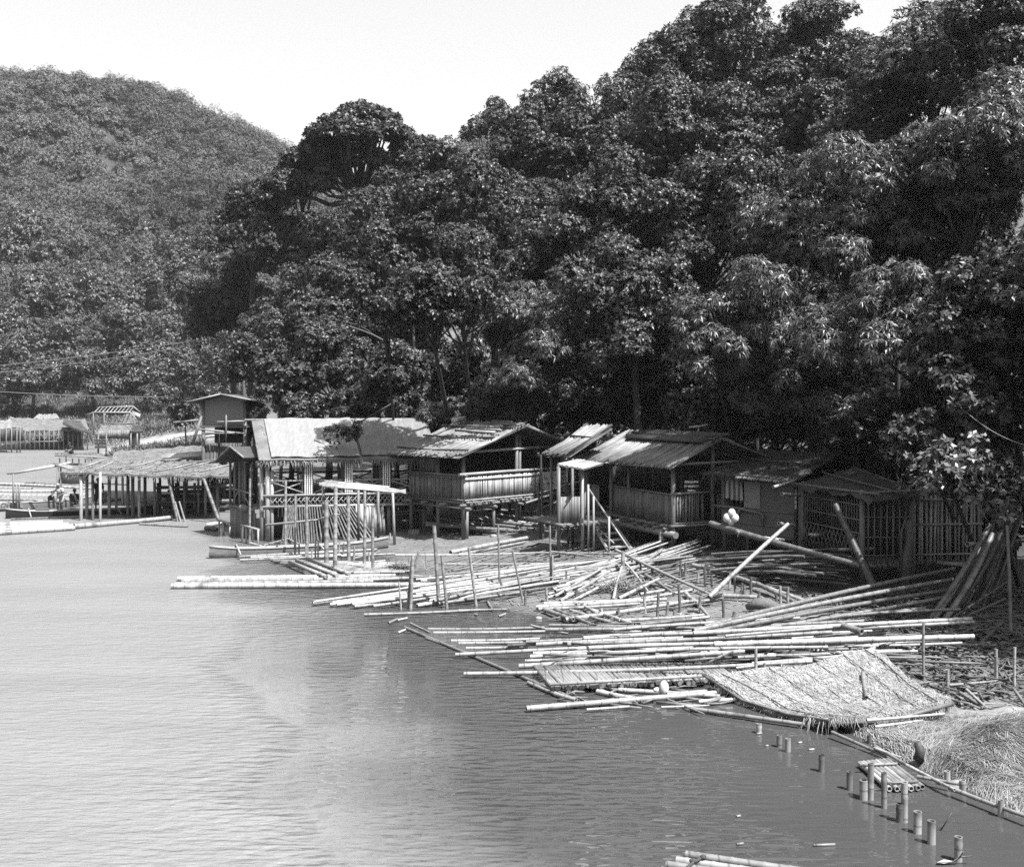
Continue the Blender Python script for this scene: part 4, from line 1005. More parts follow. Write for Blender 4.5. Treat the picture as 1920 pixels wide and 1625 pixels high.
# ------------------------------------------------------------------ the pale roofed pavilion
def checker():
    b = NB('checkered_wrap'); tc = b.n('ShaderNodeTexCoord'); sp = b.n('ShaderNodeSeparateXYZ'); b.l(tc.outputs['Object'], sp.inputs[0])
    def st(i, s):
        return b.math('GREATER_THAN', b.math('FRACT', b.math('DIVIDE', sp.outputs[i], s)), 0.42)
    v = b.math('MULTIPLY', st(0, .088), st(2, .088))
    b.l(b.ramp(v, 0, 1, .02, .60), b.p.inputs['Base Color']); b.p.inputs['Roughness'].default_value = .8
    return b.m
M['checker'] = checker()
def pavilion():
    f = Fr((-10.4, 45.4), (0.978, 0.209)); L, D = 6.75, 5.6; zf, ze, zp = 1.93, 3.50, 5.13
    t = thing('pavilion', 'long open pavilion on stilts with a pale sheet roof and checkered columns', 'pavilion', f(0, 0, 0))
    def g(a, b): p = f(a, b, 0); return max(-.6, gz(p.x, p.y)) - .4
    for a in (0, 1.8, 3.45, 5.15, 6.7):
        one(MB().tube([f(a, D, g(a, D)), f(a, D, ze)], .10, 8), 'post', 'frame', t)
        one(MB().tube([f(a, 2.8, g(a, 2.8)), f(a, 2.8, ze + .5)], .10, 8), 'post', 'wood_dark', t)
        if a not in (0,): one(MB().tube([f(a, .14, g(a, .1)), f(a, .14, zf)], .10, 8), 'post', 'frame', t)
    one(MB().tube([f(0, 0, g(0, 0)), f(0, 0, ze)], .10, 8).tube([f(.18, .05, g(0, 0)), f(.18, .05, ze - .5)], .08, 8).tube([f(-.25, .15, g(0, 0)), f(-.25, .15, ze)], .09, 8), 'corner_post', 'frame_pale', t)
    for a in (1.72, 3.40, 5.02):
        one(MB().box(f(a, .06, (zf + .02 + ze) / 2), (.36, .36, ze - zf - .06), f.rz), 'column', 'checker', t)
        one(MB().box(f(a - .24, .22, (zf + .02 + ze) / 2), (.12, .5, ze - zf - .08), f.rz), 'door_jamb', 'wood_dark', t)
    one(MB().slats(f(-.1, 0, zf - .02), f(L, 0, zf - .02), f(-.1, D, zf - .02), f(L, D, zf - .02), 70, .055, .2), 'floor', 'slat', t)
    one(MB().tube([f(-.2, -.08, zf), f(3.4, -.08, zf + .02), f(L, -.08, zf)], .06, 8).tube([f(-.2, -.08, 1.46), f(L, -.08, 1.46)], .06, 8), 'floor_beam', 'frame_pale', t)
    b = MB(); n = 34
    for i in range(n):
        x = .1 + (L - .2) * i / (n - 1)
        for s_ in (-1, 1): b.tube([f(x, -.06 - .02 * s_, 1.50), f(min(L, max(0, x + s_ * .30)), -.06 - .02 * s_, zf - .05)], .022, 5)
    one(b, 'lattice', 'frame_pale', t)
    segs = [(.15, 1.55), (1.9, 3.2), (3.6, 4.85), (5.2, L)]
    for b0, m in ((.0, 'frame_pale'), (D, 'wood_dark')):
        for x0, x1 in segs:
            b = MB().tube([f(x0, b0, zf + .62), f(x1, b0, zf + .62)], .04, 6).tube([f(x0, b0 + .03, zf + .08), f(x1, b0 + .03, zf + .58)], .03, 5).tube([f(x0, b0 - .03, zf + .58), f(x1, b0 - .03, zf + .08)], .03, 5)
            one(b, 'railing', m, t)
    # roof: dark under-thatch with pale sheets over it
    E0, E1, R1, R0 = f(-.35, -.42, ze - .02), f(7.3, -.42, ze - .02), f(7.15, 2.9, zp - .02), f(-.75, 2.9, zp - .02)
    one(thatch(E0, E1, R1, R0, .12, 260, .4, .05, 3, 420, .02), 'roof_thatch', 'thatch', t)
    def sheet(x0, x1, y0=0.05, y1=1.0, lift=.05):
        b = MB(); N, K = 16, 10; q = []
        for j in range(K + 1):
            for i in range(N + 1):
                x = x0 + (x1 - x0) * i / N; y = y0 + (y1 - y0) * j / K
                p = E0.lerp(E1, x).lerp(R0.lerp(R1, x), y)
                q.append(p + Vector((0, -.3, .9)).normalized() * (lift + .018 * math.sin(i * 1.7) + .02 * math.sin(j * 1.1 + i * .6)) - Vector((0, 0, .05 * 4 * y * (1 - y) * .5)))
        fs = [[j * (N + 1) + i, j * (N + 1) + i + 1, (j + 1) * (N + 1) + i + 1, (j + 1) * (N + 1) + i] for j in range(K) for i in range(N)]
        b.add(q, fs, False); b.add([p - Vector((0, 0, .015)) for p in q], [x[::-1] for x in fs], False)
        return b
    one(sheet(.07, .555, .035, 1.0, .07), 'roof_sheet', 'sheet', t)
    one(sheet(.57, .985, .06, 1.0, .06), 'roof_sheet', 'sheet_shaded', t, 'roof sheet with tree shade put into its darker tone')
    one(MB().slab([R0 + Vector((0, .02, -.0)), R1 + Vector((0, .02, 0)), f(7.3, 6.4, ze - .1), f(-.4, 6.4, ze - .1)], .06), 'roof_back', 'thatch_dark', t)
    one(MB().tube([R0 + f.u * -.3, R1 + f.u * .2], .05, 8), 'ridge_pole', 'bamboo', t)
    one(MB().slats(f(-.3, .4, ze), f(-.3, 2.9, zp - .3), f(-.3, 5.6, ze), f(-.3, 3.0, zp - .3), 8, .03, .1), 'gable_frame', 'wood_dark', t)
    # the left wing with its own small gable
    g2 = Fr((-12.55, 47.6), (0.65, -0.76))
    w = one(MB().slats(g2(0, 0, -.5), g2(2.35, 0, -.5), g2(0, 0, 1.25), g2(2.35, 0, 1.25), 30, .05, .4, endjit=.08), 'wing_wall', 'slat', t)
    one(MB().box(g2(1.7, -.09, .85), (.95, .03, .75), g2.rz), 'patch', 'woven', w)
    for a in (0, .45, .95, 1.45, 2.0): one(MB().tube([g2(a, -.02, 1.2), g2(a, -.02, 3.25)], .06, 6), 'wing_post', 'frame', t)
    one(MB().tube([g2(0, -.04, 2.1), g2(2.3, -.04, 1.95)], .04, 6).tube([g2(0, -.04, 1.3), g2(2.3, -.04, 1.28)], .045, 6).tube([g2(.1, -.03, 1.3), g2(.9, -.03, 2.1)], .03, 5).tube([g2(1.0, -.03, 2.1), g2(2.1, -.03, 1.3)], .03, 5), 'wing_rail', 'frame', t)
    one(MB().slats(g2(0.1, .3, 1.28), g2(.75, .3, 1.28), g2(0.1, .3, 3.2), g2(.75, .3, 3.2), 9, .03, .3), 'shutter', 'slat', t)
    one(MB().slab([g2(-.55, -.5, 3.25), g2(1.0, -.5, 3.95), g2(1.0, 1.8, 3.95), g2(-.55, 1.8, 3.25)], .05).slab([g2(1.0, -.5, 3.96), g2(2.3, -.5, 3.55), g2(2.3, 1.8, 3.55), g2(1.0, 1.8, 3.96)], .05), 'wing_roof', 'slat_dark', t)
    one(MB().tube([g2(-.6, -.52, 3.22), g2(1.0, -.52, 3.98), g2(2.3, -.52, 3.55)], .04, 6), 'gable_rafter', 'bamboo', t)
    one(MB().tube([g2(1.25, -.12, 1.3), g2(1.55, -.2, 1.34), g2(1.85, -.12, 1.28)], [.14, .16, .12], 8), 'bundle', 'thatch', t)
    # slats and poles leaning below the floor
    for i in range(26):
        a = .9 + i * .105; lean = max(0, (i - 9)) * .055
        p = f(a + lean + .1, -.45, -.1); q = f(a, -.12, 1.45)
        pole((p.x, p.y, max(-.1, gz(p.x, p.y) - .05)), q, .045, 'bamboo cane leaning in the row against the front of the pavilion floor', 'bamboo canes leaning against the pavilion', 'bamboo_grey', n=6, name='leaning_cane', cat='bamboo cane')
    for i in range(7):
        p = f(.55 + i * .05, -.5, -.1); q = f(1.0 + i * .03 - .3 * (i % 2), -.12, 1.5)
        pole(p, q, .04, 'bamboo cane leaning in the row against the front of the pavilion floor', 'bamboo canes leaning against the pavilion', 'bamboo_grey', n=6, name='leaning_cane', cat='bamboo cane')
    one(MB().slats(f(3.75, -.2, .1), f(5.0, -.2, .15), f(3.7, -.12, 1.42), f(4.9, -.12, 1.42), 19, .04, .3, endjit=.05), 'skirt_panel', 'slat_pale', t)
    one(MB().slats(f(5.2, 1.2, .2), f(L, 1.2, .2), f(5.2, 1.2, 1.42), f(L, 1.2, 1.42), 20, .04, .3), 'skirt_panel', 'slat', t)
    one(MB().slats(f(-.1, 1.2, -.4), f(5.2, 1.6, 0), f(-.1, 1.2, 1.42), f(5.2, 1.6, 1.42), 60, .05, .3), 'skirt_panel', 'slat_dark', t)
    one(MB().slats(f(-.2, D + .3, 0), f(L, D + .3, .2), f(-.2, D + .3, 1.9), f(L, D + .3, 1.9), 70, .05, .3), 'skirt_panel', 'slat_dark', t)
    # a dark sack and a slanted table inside
    b = MB(); ball(b, f(1.0, 1.6, zf + .35), (.35, .3, .3)); b.solo('sack', M['shirt_black'], f(1.0, 1.6, zf), 'dark sack on the pavilion floor near the left column', 'sack')
def ball(b, c, r, nu=10, nv=7):
    c = Vector(c); r = (r, r, r) if not hasattr(r, '__len__') else r; vs = []; fs = []
    for j in range(nv + 1):
        th = math.pi * j / nv
        for i in range(nu):
            a = 2 * math.pi * i / nu; vs.append(c + Vector((r[0] * math.sin(th) * math.cos(a), r[1] * math.sin(th) * math.sin(a), r[2] * math.cos(th))))
    for j in range(nv):
        for i in range(nu): fs.append([j * nu + i, (j + 1) * nu + i, (j + 1) * nu + (i + 1) % nu, j * nu + (i + 1) % nu])
    b.add(vs, fs, True); return b
pavilion()

# ------------------------------------------------------------------ tall stilt hut behind
def tall_hut():
    Y = 59.0; x0, x1 = at(381, 0, Y).x, at(459, 0, Y).x; zt, zb, zg = at(0, 752, Y).z, at(0, 797, Y).z, gz(x0, Y)
    t = thing('stilt_hut', 'tall narrow hut on stilts with a pale woven gable wall behind the thatched sheds', 'hut', ((x0 + x1) / 2, Y, zg)); xm = (x0 + x1) / 2
    one(MB().add([(x0, Y, zb), (x1, Y, zb), (x1, Y, zt), (xm, Y, zt + .32), (x0, Y, zt)], [[0, 1, 2, 3, 4]]).box((x0 + .02, Y + 1.3, (zb + zt) / 2), (.04, 2.5, zt - zb)).box((x1 - .02, Y + 1.3, (zb + zt) / 2), (.04, 2.5, zt - zb)).box((xm, Y + 2.6, (zb + zt) / 2), (x1 - x0, .04, zt - zb)), 'wall', 'woven_pale', t)
    for x in (x0, x1):
        for dy in (0.03, 2.6): one(MB().tube([(x, Y + dy, zg - .3), (x, Y + dy, zt)], .10, 8), 'post', 'frame', t)
    for s_, xe, ze in ((1, at(357, 0, Y).x, at(0, 754, Y).z), (-1, at(478, 0, Y).x, at(0, 750, Y).z)):
        zp = at(0, 739, Y).z; q = [(xe, Y - .7, ze), (xm, Y - .7, zp), (xm, Y + 3.1, zp), (xe, Y + 3.1, ze)]
        one(MB().slab(q if s_ > 0 else q[::-1], .05), 'roof_slope', 'thatch_dark', t)
        one(MB().tube([(xe, Y - .72, ze), (xm, Y - .72, zp)], .045, 6), 'gable_rafter', 'frame_pale', t)
    zc = at(0, 827, Y).z
    one(MB().box((xm, Y + 1.3, zb - .08), (x1 - x0 + .2, 2.9, .12)), 'floor', 'wood', t)
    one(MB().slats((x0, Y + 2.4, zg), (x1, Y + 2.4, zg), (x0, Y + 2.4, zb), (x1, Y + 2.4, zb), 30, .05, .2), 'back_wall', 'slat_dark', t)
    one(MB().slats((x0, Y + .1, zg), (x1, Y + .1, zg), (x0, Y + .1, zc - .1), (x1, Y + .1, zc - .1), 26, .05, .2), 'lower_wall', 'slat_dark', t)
    b = MB()
    for a, c in [((325, 792), (372, 787)), ((368, 804), (450, 812)), ((407, 791), (462, 789)), ((380, 812), (462, 812))]: b.tube([at(*a, Y - .3), at(*c, Y - .3)], .05, 6)
    one(b, 'cross_pole', 'frame_pale', t)
    one(MB().tube([at(362, 830, Y - .6), at(378, 780, Y - .3)], .08, 6), 'brace', 'frame', t)
    one(MB().tube([at(424, 830, Y - .4), at(424, 778, Y - .4)], .05, 6), 'brace', 'frame', t)
tall_hut()
# ------------------------------------------------------------------ thatched sheds on the left
def shed(label, eave, ridge, posts, seed, thick=.10, mname='thatch', extra=None, n=1100):
    """eave, ridge: two world points each (the slope runs between them); posts: list of (px, y_foot, y_top, Y)"""
    e0, e1 = eave; r1, r0 = ridge
    c = (e0 + e1) / 2; t = thing('thatched_shed', label, 'shed', (c.x, c.y, 0))
    one(thatch(e0, e1, r1, r0, thick, n, .6, .12, seed, 260, .08, 5), 'roof', mname, t)
    for px, yt, Y in posts:
        p = at(px, yt, Y); one(MB().tube([(p.x, Y, min(-.4, gz(p.x, Y) - .4)), p], U(.065, .09), 7), 'post', 'frame' if R() < .5 else 'frame_pale', t)
    if extra: extra(t)
    return t
def front_shed_extra(t):
    b = MB()
    for i in range(9): b.tube([at(150 + i * 28, 880 + U(-2, 6), 53.4), at(200 + i * 28 + U(-10, 40), 866 + U(-8, 6), 54.5)], U(.03, .05), 5)
    one(b, 'roof_pole', 'bamboo', t)
shed('long low straw roofed shed on many posts standing in the water at the left', (at(112, 884, 53), at(428, 893, 53)), (at(440, 866, 59), at(170, 862, 58)),
     [(152, 884, 53.2), (163, 884, 54.5), (174, 884, 53.6), (188, 884, 52.8), (205, 884, 55), (218, 884, 56), (240, 884, 55), (249, 884, 54.6), (261, 884, 54.0), (272, 886, 56), (290, 884, 55.5), (300, 886, 57), (324, 888, 56), (334, 888, 57), (346, 888, 55), (372, 890, 56), (385, 890, 55), (408, 892, 54)], 21, extra=front_shed_extra, n=1500)
shed('second thatched roof rising behind the long low shed toward the tall stilt hut', (at(205, 868, 60), at(424, 862, 58)), (at(436, 828, 68), at(215, 846, 70)),
     [(230, 868, 61), (300, 866, 61), (350, 866, 60), (420, 862, 59)], 22, n=1100)
one_ = thing('roof_mat', 'pale bamboo mat laid on the second thatched roof', 'mat', at(370, 850, 60.5))
one(MB().slats(at(305, 853, 60.4), at(303, 859, 59.6), at(424, 843, 60.6), at(424, 852, 59.8), 8, .06, .2), 'mat', 'slat_pale', one_)
def shed_braces():
    for (a, b, Y, r) in [((314, 888), (337, 980), 52.8, .09), ((328, 940), (343, 975), 52.6, .06), ((336, 940), (350, 972), 52.5, .06), ((382, 898), (412, 970), 52.0, .10)]:
        p, q = at(*b, Y), at(*a, Y + .6); p.z = min(p.z, gz(p.x, p.y) + .0); pole(p - (q - p).normalized() * .2, q, r, 'slanting prop pole under the front edge of the long thatched shed', 'prop poles of the thatched shed', 'bamboo_grey', name='prop_pole', cat='prop pole')
    # stacked dark poles under the roof
    for i in range(18):
        y = 914 + (i % 9) * 7; Y = 56 + (i % 3) * .8
        a, b = at(U(285, 330), y + U(-2, 2), Y), at(U(415, 440), y + U(-4, 2), Y + .4)
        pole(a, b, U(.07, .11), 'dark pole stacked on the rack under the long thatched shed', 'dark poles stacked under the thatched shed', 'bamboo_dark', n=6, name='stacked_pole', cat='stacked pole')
    b = MB()
    for x in (296, 330, 365, 400):
        b.tube([at(x, 980, 56.2), at(x, 905, 56.2)], .07, 6)
    b.tube([at(288, 915, 56.1), at(436, 910, 56.1)], .07, 6); b.tube([at(288, 942, 56.1), at(436, 938, 56.1)], .07, 6)
    t = thing('pole_rack', 'dark rack for poles under the right end of the long thatched shed', 'rack', at(360, 975, 56.2)); one(b, 'frame', 'frame', t)
shed_braces()
def lean_to():
    Y = 57.5; t = thing('lean_to', 'light pole lean-to sloping out over the water from the left end of the long shed', 'shelter', at(90, 935, Y))
    one(MB().slats(at(12, 890, Y), at(30, 884, Y + 3), at(104, 874, Y), at(120, 869, Y + 3), 8, .06, .3, endjit=.3), 'roof', 'slat_pale', t)
    one(MB().slats(at(104, 872, Y), at(120, 869, Y + 3), at(158, 888, Y - 1), at(165, 884, Y + 2), 10, .06, .3, endjit=.1), 'roof', 'thatch', t)
    for x, y0 in ((25, 888), (31, 908), (36, 908), (108, 876), (114, 876)):
        one(MB().tube([at(x, 955, Y), at(x, y0, Y)], .05, 6), 'post', 'frame', t)
lean_to()
def far_sheds():
    Y = 128.0
    def P(x, y, dY=0): return at(x, y, Y + dY)
    t = thing('thatched_shed', 'far long shed with sagging straw roof on thin posts over the far water', 'shed', P(90, 840))
    one(thatch(P(-20, 806), P(168, 804), P(160, 786, 8), P(20, 782, 8), .2, 700, 1.0, .3, 31, 160, .12), 'roof', 'thatch', t)
    one(thatch(P(118, 792, -1), P(172, 812, -1), P(150, 788, 3), P(120, 785, 3), .2, 120, .8, .2, 32, 60, .05), 'roof', 'thatch_dark', t)
    one(MB().slats(P(120, 826, 1), P(152, 824, 1), P(120, 806, 1), P(152, 804, 1), 20, .14, .2), 'wall', 'slat_dark', t)
    for x in range(2, 165, 9):
        p = P(x, 804); one(MB().tube([(p.x, Y, -.5), p], .07, 5), 'post', 'frame', t)
    b = MB()
    for y in (818, 829): b.tube([P(0, y), P(120, y - 2)], .06, 5)
    one(b, 'rail', 'frame', t)
    Y = 122.0
    t = thing('thatched_shed', 'far small shed at the left edge with a dark open front and low straw gable', 'shed', P(15, 840))
    one(thatch(P(-30, 806), P(30, 800), P(20, 786, 4), P(-30, 790, 4), .2, 160, .8, .2, 33, 60, .08), 'roof', 'thatch', t)
    one(MB().slats(P(-20, 828), P(42, 826), P(-20, 805), P(42, 802), 30, .16, .2), 'wall', 'slat_dark', t)
    for x in (2, 14, 24, 34, 40): p = P(x, 800); one(MB().tube([(p.x, Y - .3, -.5), (p.x, Y - .3, p.z)], .07, 5), 'post', 'frame', t)
    Y = 146.0
    t = thing('thatched_shed', 'far pale rounded straw roof on the grassy bank above the long far shed', 'shed', P(90, 786))
    one(thatch(P(62, 784), P(112, 784), P(106, 775, 4), P(72, 776, 4), .2, 150, .8, .2, 34, 60, .1), 'roof', 'thatch', t)
    for x in (66, 80, 95, 110): p = P(x, 784); one(MB().tube([(p.x, Y, gz(p.x, Y) - .2), p], .07, 5), 'post', 'frame', t)
    # bare roof frame
    Y = 118.0
    t = thing('roof_frame', 'unfinished hut with bare pale rafters and a torn cloth at its right end', 'hut frame', P(220, 812))
    b = MB(); b.tube([P(185, 763, 3), P(250, 762, 3)], .07, 5); b.tube([P(175, 773), P(245, 773)], .07, 5)
    for i in range(10): b.tube([P(177 + i * 7.2, 773), P(187 + i * 7, 763, 3)], .055, 5)
    b.tube([P(250, 762, 3), P(262, 772, 3)], .07, 5); b.tube([P(245, 773), P(258, 790)], .06, 5)
    one(b, 'rafter_frame', 'frame_pale', t)
    b = MB()
    for x in (175, 195, 245, 252): b.tube([P(x, 816), P(x, 772)], .07, 5)
    b.tube([P(192, 793), P(198, 773)], .06, 5); b.tube([P(190, 793), P(250, 793)], .06, 5); b.tube([P(160, 778), P(176, 773)], .06, 5)
    one(b, 'post_frame', 'frame', t)
    one(MB().slab([P(248, 770, 1), P(264, 776, 1), P(262, 782, 1), P(250, 776, 1)], .04), 'torn_cloth', 'cloth_white', t)
    one(thatch(P(226, 792, .5), P(254, 794, .5), P(252, 774, 1.5), P(236, 776, 1.5), .1, 200, .8, .1, 36, 60, .1), 'wall_thatch', 'thatch', t)
    # thatch hut below it
    Y = 108.0
    t = thing('thatched_hut', 'small far hut with a shaggy straw roof and dark open sides beside the sandy bank', 'hut', P(222, 838))
    one(thatch(P(180, 814), P(246, 812), P(258, 796, 4), P(190, 797, 4), .3, 500, .9, .1, 37, 160, .08), 'roof', 'thatch', t)
    one(MB().slats(P(184, 822), P(246, 822), P(184, 808), P(246, 806), 40, .1, .3), 'wall', 'slat', t)
    one(thatch(P(243, 808, -.5), P(268, 808, 2), P(258, 796, 4), P(250, 796, 2), .1, 120, .8, .1, 38, 60), 'gable_thatch', 'thatch_dark', t)
    one(MB().box(P(252, 822, 1.5), (.6, 1.5, 1.4)), 'doorway', 'wood_dark', t)
    for x in (185, 200, 246, 258): p = P(x, 812); one(MB().tube([(p.x, Y - .1, gz(p.x, Y) - .3), (p.x, Y - .1, p.z)], .09, 5), 'post', 'frame', t)
    b = MB()
    for i in range(3): b.box(P(188, 826 + i * 6, -.6), (.95, .5, .22))
    one(b, 'steps', 'wood_dark', t)
    # low platform
    Y = 98.0
    t = thing('bamboo_platform', 'low dark bamboo platform on short legs where a small figure sits', 'platform', P(150, 866))
    one(MB().slats(P(108, 855), P(196, 855), P(104, 850, 3), P(192, 851, 3), 30, .09, .2), 'deck', 'frame', t)
    b = MB()
    for x in range(112, 196, 12): b.tube([(P(x, 0).x, Y, -.4), P(x, 855)], .06, 5)
    one(b, 'legs', 'frame', t)
    b = MB().tube([P(103, 854, -.2), P(200, 857, -.2)], .07, 5); one(b, 'beam', 'frame_pale', t)
far_sheds()

# ------------------------------------------------------------------ canoes and rafts
def canoe(label, bow, stern, width, depth, m, z=-.06, rise=.18, boxes=(), out=None, mi='inside', booms=(.2, .8)):
    bow, stern = Vector((bow.x, bow.y, z)), Vector((stern.x, stern.y, z)); d = stern - bow; L = d.length; u = d / L; v = Vector((-u.y, u.x, 0))
    t = thing('canoe', label, 'canoe', bow)
    N = 22; sec = 9; b = MB(); ins = MB(); rim = MB(); q = []; qi = []; g0 = []; g1 = []
    for i in range(N + 1):
        s = i / N; w = width / 2 * max(.06, math.sin(math.pi * min(1, max(0, s * .94 + .03))) ** .45); up = rise * (abs(2 * s - 1) ** 4)
        c = bow + u * L * (s + (-.012 if i == 0 else .012 if i == N else 0))
        for j in range(sec):
            a = math.pi * j / (sec - 1)
            q.append(c + v * (w * math.cos(a)) + Vector((0, 0, up + depth * (1 - math.sin(a) ** .7) - depth * .25)))
            qi.append(c + v * (w * .86 * math.cos(a)) + Vector((0, 0, up + depth * (1 - .82 * math.sin(a) ** .7) - depth * .25)))
        g0.append(c + v * w + Vector((0, 0, up + depth * .75))); g1.append(c - v * w + Vector((0, 0, up + depth * .75)))
    fs = [[i * sec + j, i * sec + j + 1, (i + 1) * sec + j + 1, (i + 1) * sec + j] for i in range(N) for j in range(sec - 1)]
    b.add(q, fs, True); one(b, 'hull', m, t)
    ins.add(qi, [x[::-1] for x in fs], True); one(ins, 'inside', mi, t)
    one(MB().tube(g0, .028, 5), 'gunwale', 'frame_pale', t); one(MB().tube(g1, .028, 5), 'gunwale', 'frame_pale', t)
    for s in (.08, .35, .62, .86):
        i = int(s * N); one(MB().box((g0[i] + g1[i]) / 2 - Vector((0, 0, .02)), ((g0[i] - g1[i]).length * .98, .14, .03), math.atan2(v.y, v.x)), 'thwart', 'inside', t)
    for s in boxes:
        i = int(s * N); one(MB().box((g0[i] + g1[i]) / 2 + Vector((0, 0, .06)), (.62, .42, .14), math.atan2(u.y, u.x)), 'seat_box', 'wood', t)
    if out:
        o = one(MB().tube([bow + u * L * out[0] - v * out[2] + Vector((0, 0, .10)), bow + u * L * out[1] - v * out[2] + Vector((0, 0, .10))], .06, 8), 'outrigger', 'bamboo', t)
        for s in booms:
            i = int(s * N); p = g0[i]; one(MB().tube([p + Vector((0, 0, .04)), (g0[i] + g1[i]) / 2 + Vector((0, 0, .12)), bow + u * L * s - v * out[2] + Vector((0, 0, .16))], .035, 6), 'boom', 'frame_pale', t)
    return t, u, v, L
canoe('black hulled outrigger canoe moored at the left in front of the thatched shed', onz(14, 972), onz(292, 962), .62, .5, 'hull_black', boxes=(.27,), out=(.03, .93, .78), booms=(.16, .76))
cn, cu_, cv_, cl_ = canoe('long grey canoe with a handwritten name on its side behind the black canoe', onz(-60, 962), onz(196, 945), .75, .62, 'hull_grey', rise=.30)
def name_on_hull():
    b = MB(); p0 = cn.location
    s0 = (at(4, 950, 60).x - p0.x) / cu_.x
    rz = math.atan2(cu_.y, cu_.x)
    c = p0 + cu_ * (s0 + 1.1) - cv_ * .385 + Vector((0, 0, .36))
    bd = one(MB().box(c, (2.6, .03, .30), rz), 'name_board', 'hull_grey', cn)
    text('Banava Davit', p0 + cu_ * (s0 + .12) - cv_ * .405 + Vector((0, 0, .28)), .36, rz, 'lettering', 'ink', bd, .3)
name_on_hull()
canoe('weathered outrigger canoe drawn up before the pavilion among the stakes', onz(396, 1047), onz(724, 1024, .12), .50, .42, 'hull_grey', z=.0, rise=.16, out=(.14, .92, .62), booms=(.15, .62))
LP = 'pale raft poles floating at the left behind the canoes'
for i, (a, b) in enumerate([((50, 905), (158, 912)), ((-60, 906), (150, 914)), ((-60, 920), (112, 921)), ((-80, 924), (160, 929)), ((-60, 933), (90, 935)), ((-60, 936), (100, 938)),
             ((-50, 914), (60, 916)), ((120, 913), (190, 917)), ((100, 925), (200, 928)), ((-60, 942), (60, 943)), ((130, 945), (230, 936)), ((160, 905), (240, 908))]):
    pole(onz(*a, .06), onz(*b, .06), U(.10, .16), 'pale pole of the floating raft poles at the left behind the canoes', LP, name='raft_pole', cat='raft pole')
for a, b in [((-30, 985), (118, 980)), ((-30, 991), (128, 984)), ((-30, 996), (138, 987)), ((-30, 1001), (140, 990))]:
    pole(onz(*a, .10), onz(*b, .10), .14, 'thick pale pole in the bundle floating at the left edge in front of the canoes', 'thick pale poles floating in front of the canoes', taper=.9, bow=(0, 0))
pole(onz(139, 987, .12), onz(322, 970, .14), .14, 'single long thick pole running from the pale bundle to the shed posts')
pole(onz(262, 982, .05), onz(352, 987, .05), .06, 'thin pole lying at the water edge under the shed prop poles')
pole(gp(388, 988) + Vector((0, 0, .1)), gp(424, 986) + Vector((0, 0, .15)), .12, 'short thick log on the mud left of the pavilion wing')
pole(gp(386, 994) + Vector((0, 0, .1)), gp(408, 996) + Vector((0, 0, .1)), .12, 'short blackened log on the mud left of the pavilion wing', m='bamboo_dark')
def small_rails():
    for lab, xs, y0, y1 in [('short bamboo rail on three stakes at the water left of the pavilion', (411, 419, 431), 975, 1000), ('short bamboo rail on four stakes in the water under the pavilion wing', (454, 462, 474, 484), 984, 1016)]:
        p = onz(xs[0], y1); t = thing('stake_rail', lab, 'rail', p)
        for x in xs: q = onz(x, y1 + (x - xs[0]) * .25); one(MB().tube([q - Vector((0, 0, .3)), at(x, y0 + (x - xs[0]) * .3, q.y)], .045, 6), 'stake', 'frame_pale', t)
        q0, q1 = at(xs[0] - 2, y0, p.y), at(xs[-1] + 2, y0 + (xs[-1] - xs[0]) * .3, onz(xs[-1], y1 + (xs[-1] - xs[0]) * .25).y); one(MB().tube([q0, q1], .05, 6), 'rail', 'frame_pale', t)
small_rails()

# ------------------------------------------------------------------ stakes and the raft deck before the pavilion
SG = 'tall stakes standing in front of the pavilion'
SLB = 'tall upright bamboo stake in the row standing in the water before the pavilion'
for x, y0, y1, r in [(468, 897, 1019, .05), (535, 900, 1020, .055), (553, 926, 1045, .05), (576, 931, 1049, .06), (612, 939, 1065, .085), (628, 912, 1077, .075), (654, 930, 1054, .07), (683, 945, 1063, .06), (699, 947, 1074, .055)]:
    stake(x, y0, y1, r, SLB, SG, lean=U(-2, 2))
for x, y0, y1 in [(591, 1001, 1061), (561, 1019, 1046), (573, 1022, 1050), (596, 1012, 1062), (635, 1015, 1043), (643, 1018, 1046), (663, 1024, 1058), (692, 1035, 1061), (732, 999, 1013), (585, 1030, 1055), (740, 1003, 1018)]:
    stake(x, y0, y1, .035, 'short thin stake among the tall stakes before the pavilion', 'short thin stakes before the pavilion', lean=U(-2, 2))
def pole_rack():
    Y = 43.6; t = thing('pole_rack', 'small rack with a bundle of poles and a torn sheet on top before the pavilion', 'rack', gp(740, 1014))
    b = MB()
    for i in range(9): b.tube([at(600 + U(-3, 12), 902 + i * 1.2, Y - i * .12), at(690 + U(0, 58), 914 + i * .9 + U(-1, 2), Y - i * .12)], U(.03, .055), 6)
    one(b, 'pole_bundle', 'bamboo', t)
    for x, y0, y1, dY in [(740, 919, 1014, 0), (606, 908, 1010, .2), (684, 920, 1012, .6), (709, 920, 1010, .6), (672, 915, 1005, 1.2)]:
        one(MB().tube([at(x, y1, Y + dY) - Vector((0, 0, .3)), at(x - 4 if x == 740 else x, y0, Y + dY)], .06, 7), 'post', 'frame_pale' if x == 740 else 'frame', t)
    v = []
    for j in range(4):
        for i in range(6): v.append(at(706 + i * 11, 913 + i * .8 + j * 2.6 + 1.5 * math.sin(i * 2 + j), Y - .5 - .12 * math.sin(i * 1.7) - j * .1))
    one(MB().add(v, [[j * 6 + i, j * 6 + i + 1, j * 6 + i + 7, j * 6 + i + 6] for j in range(3) for i in range(5)], True), 'torn_sheet', 'woven_pale', t)
    one(MB().tube([at(498, 984, 43.2), at(590, 975, 43.4), at(648, 961, 43.6)], .045, 6), 'cross_pole', 'frame_pale', t)
pole_rack()
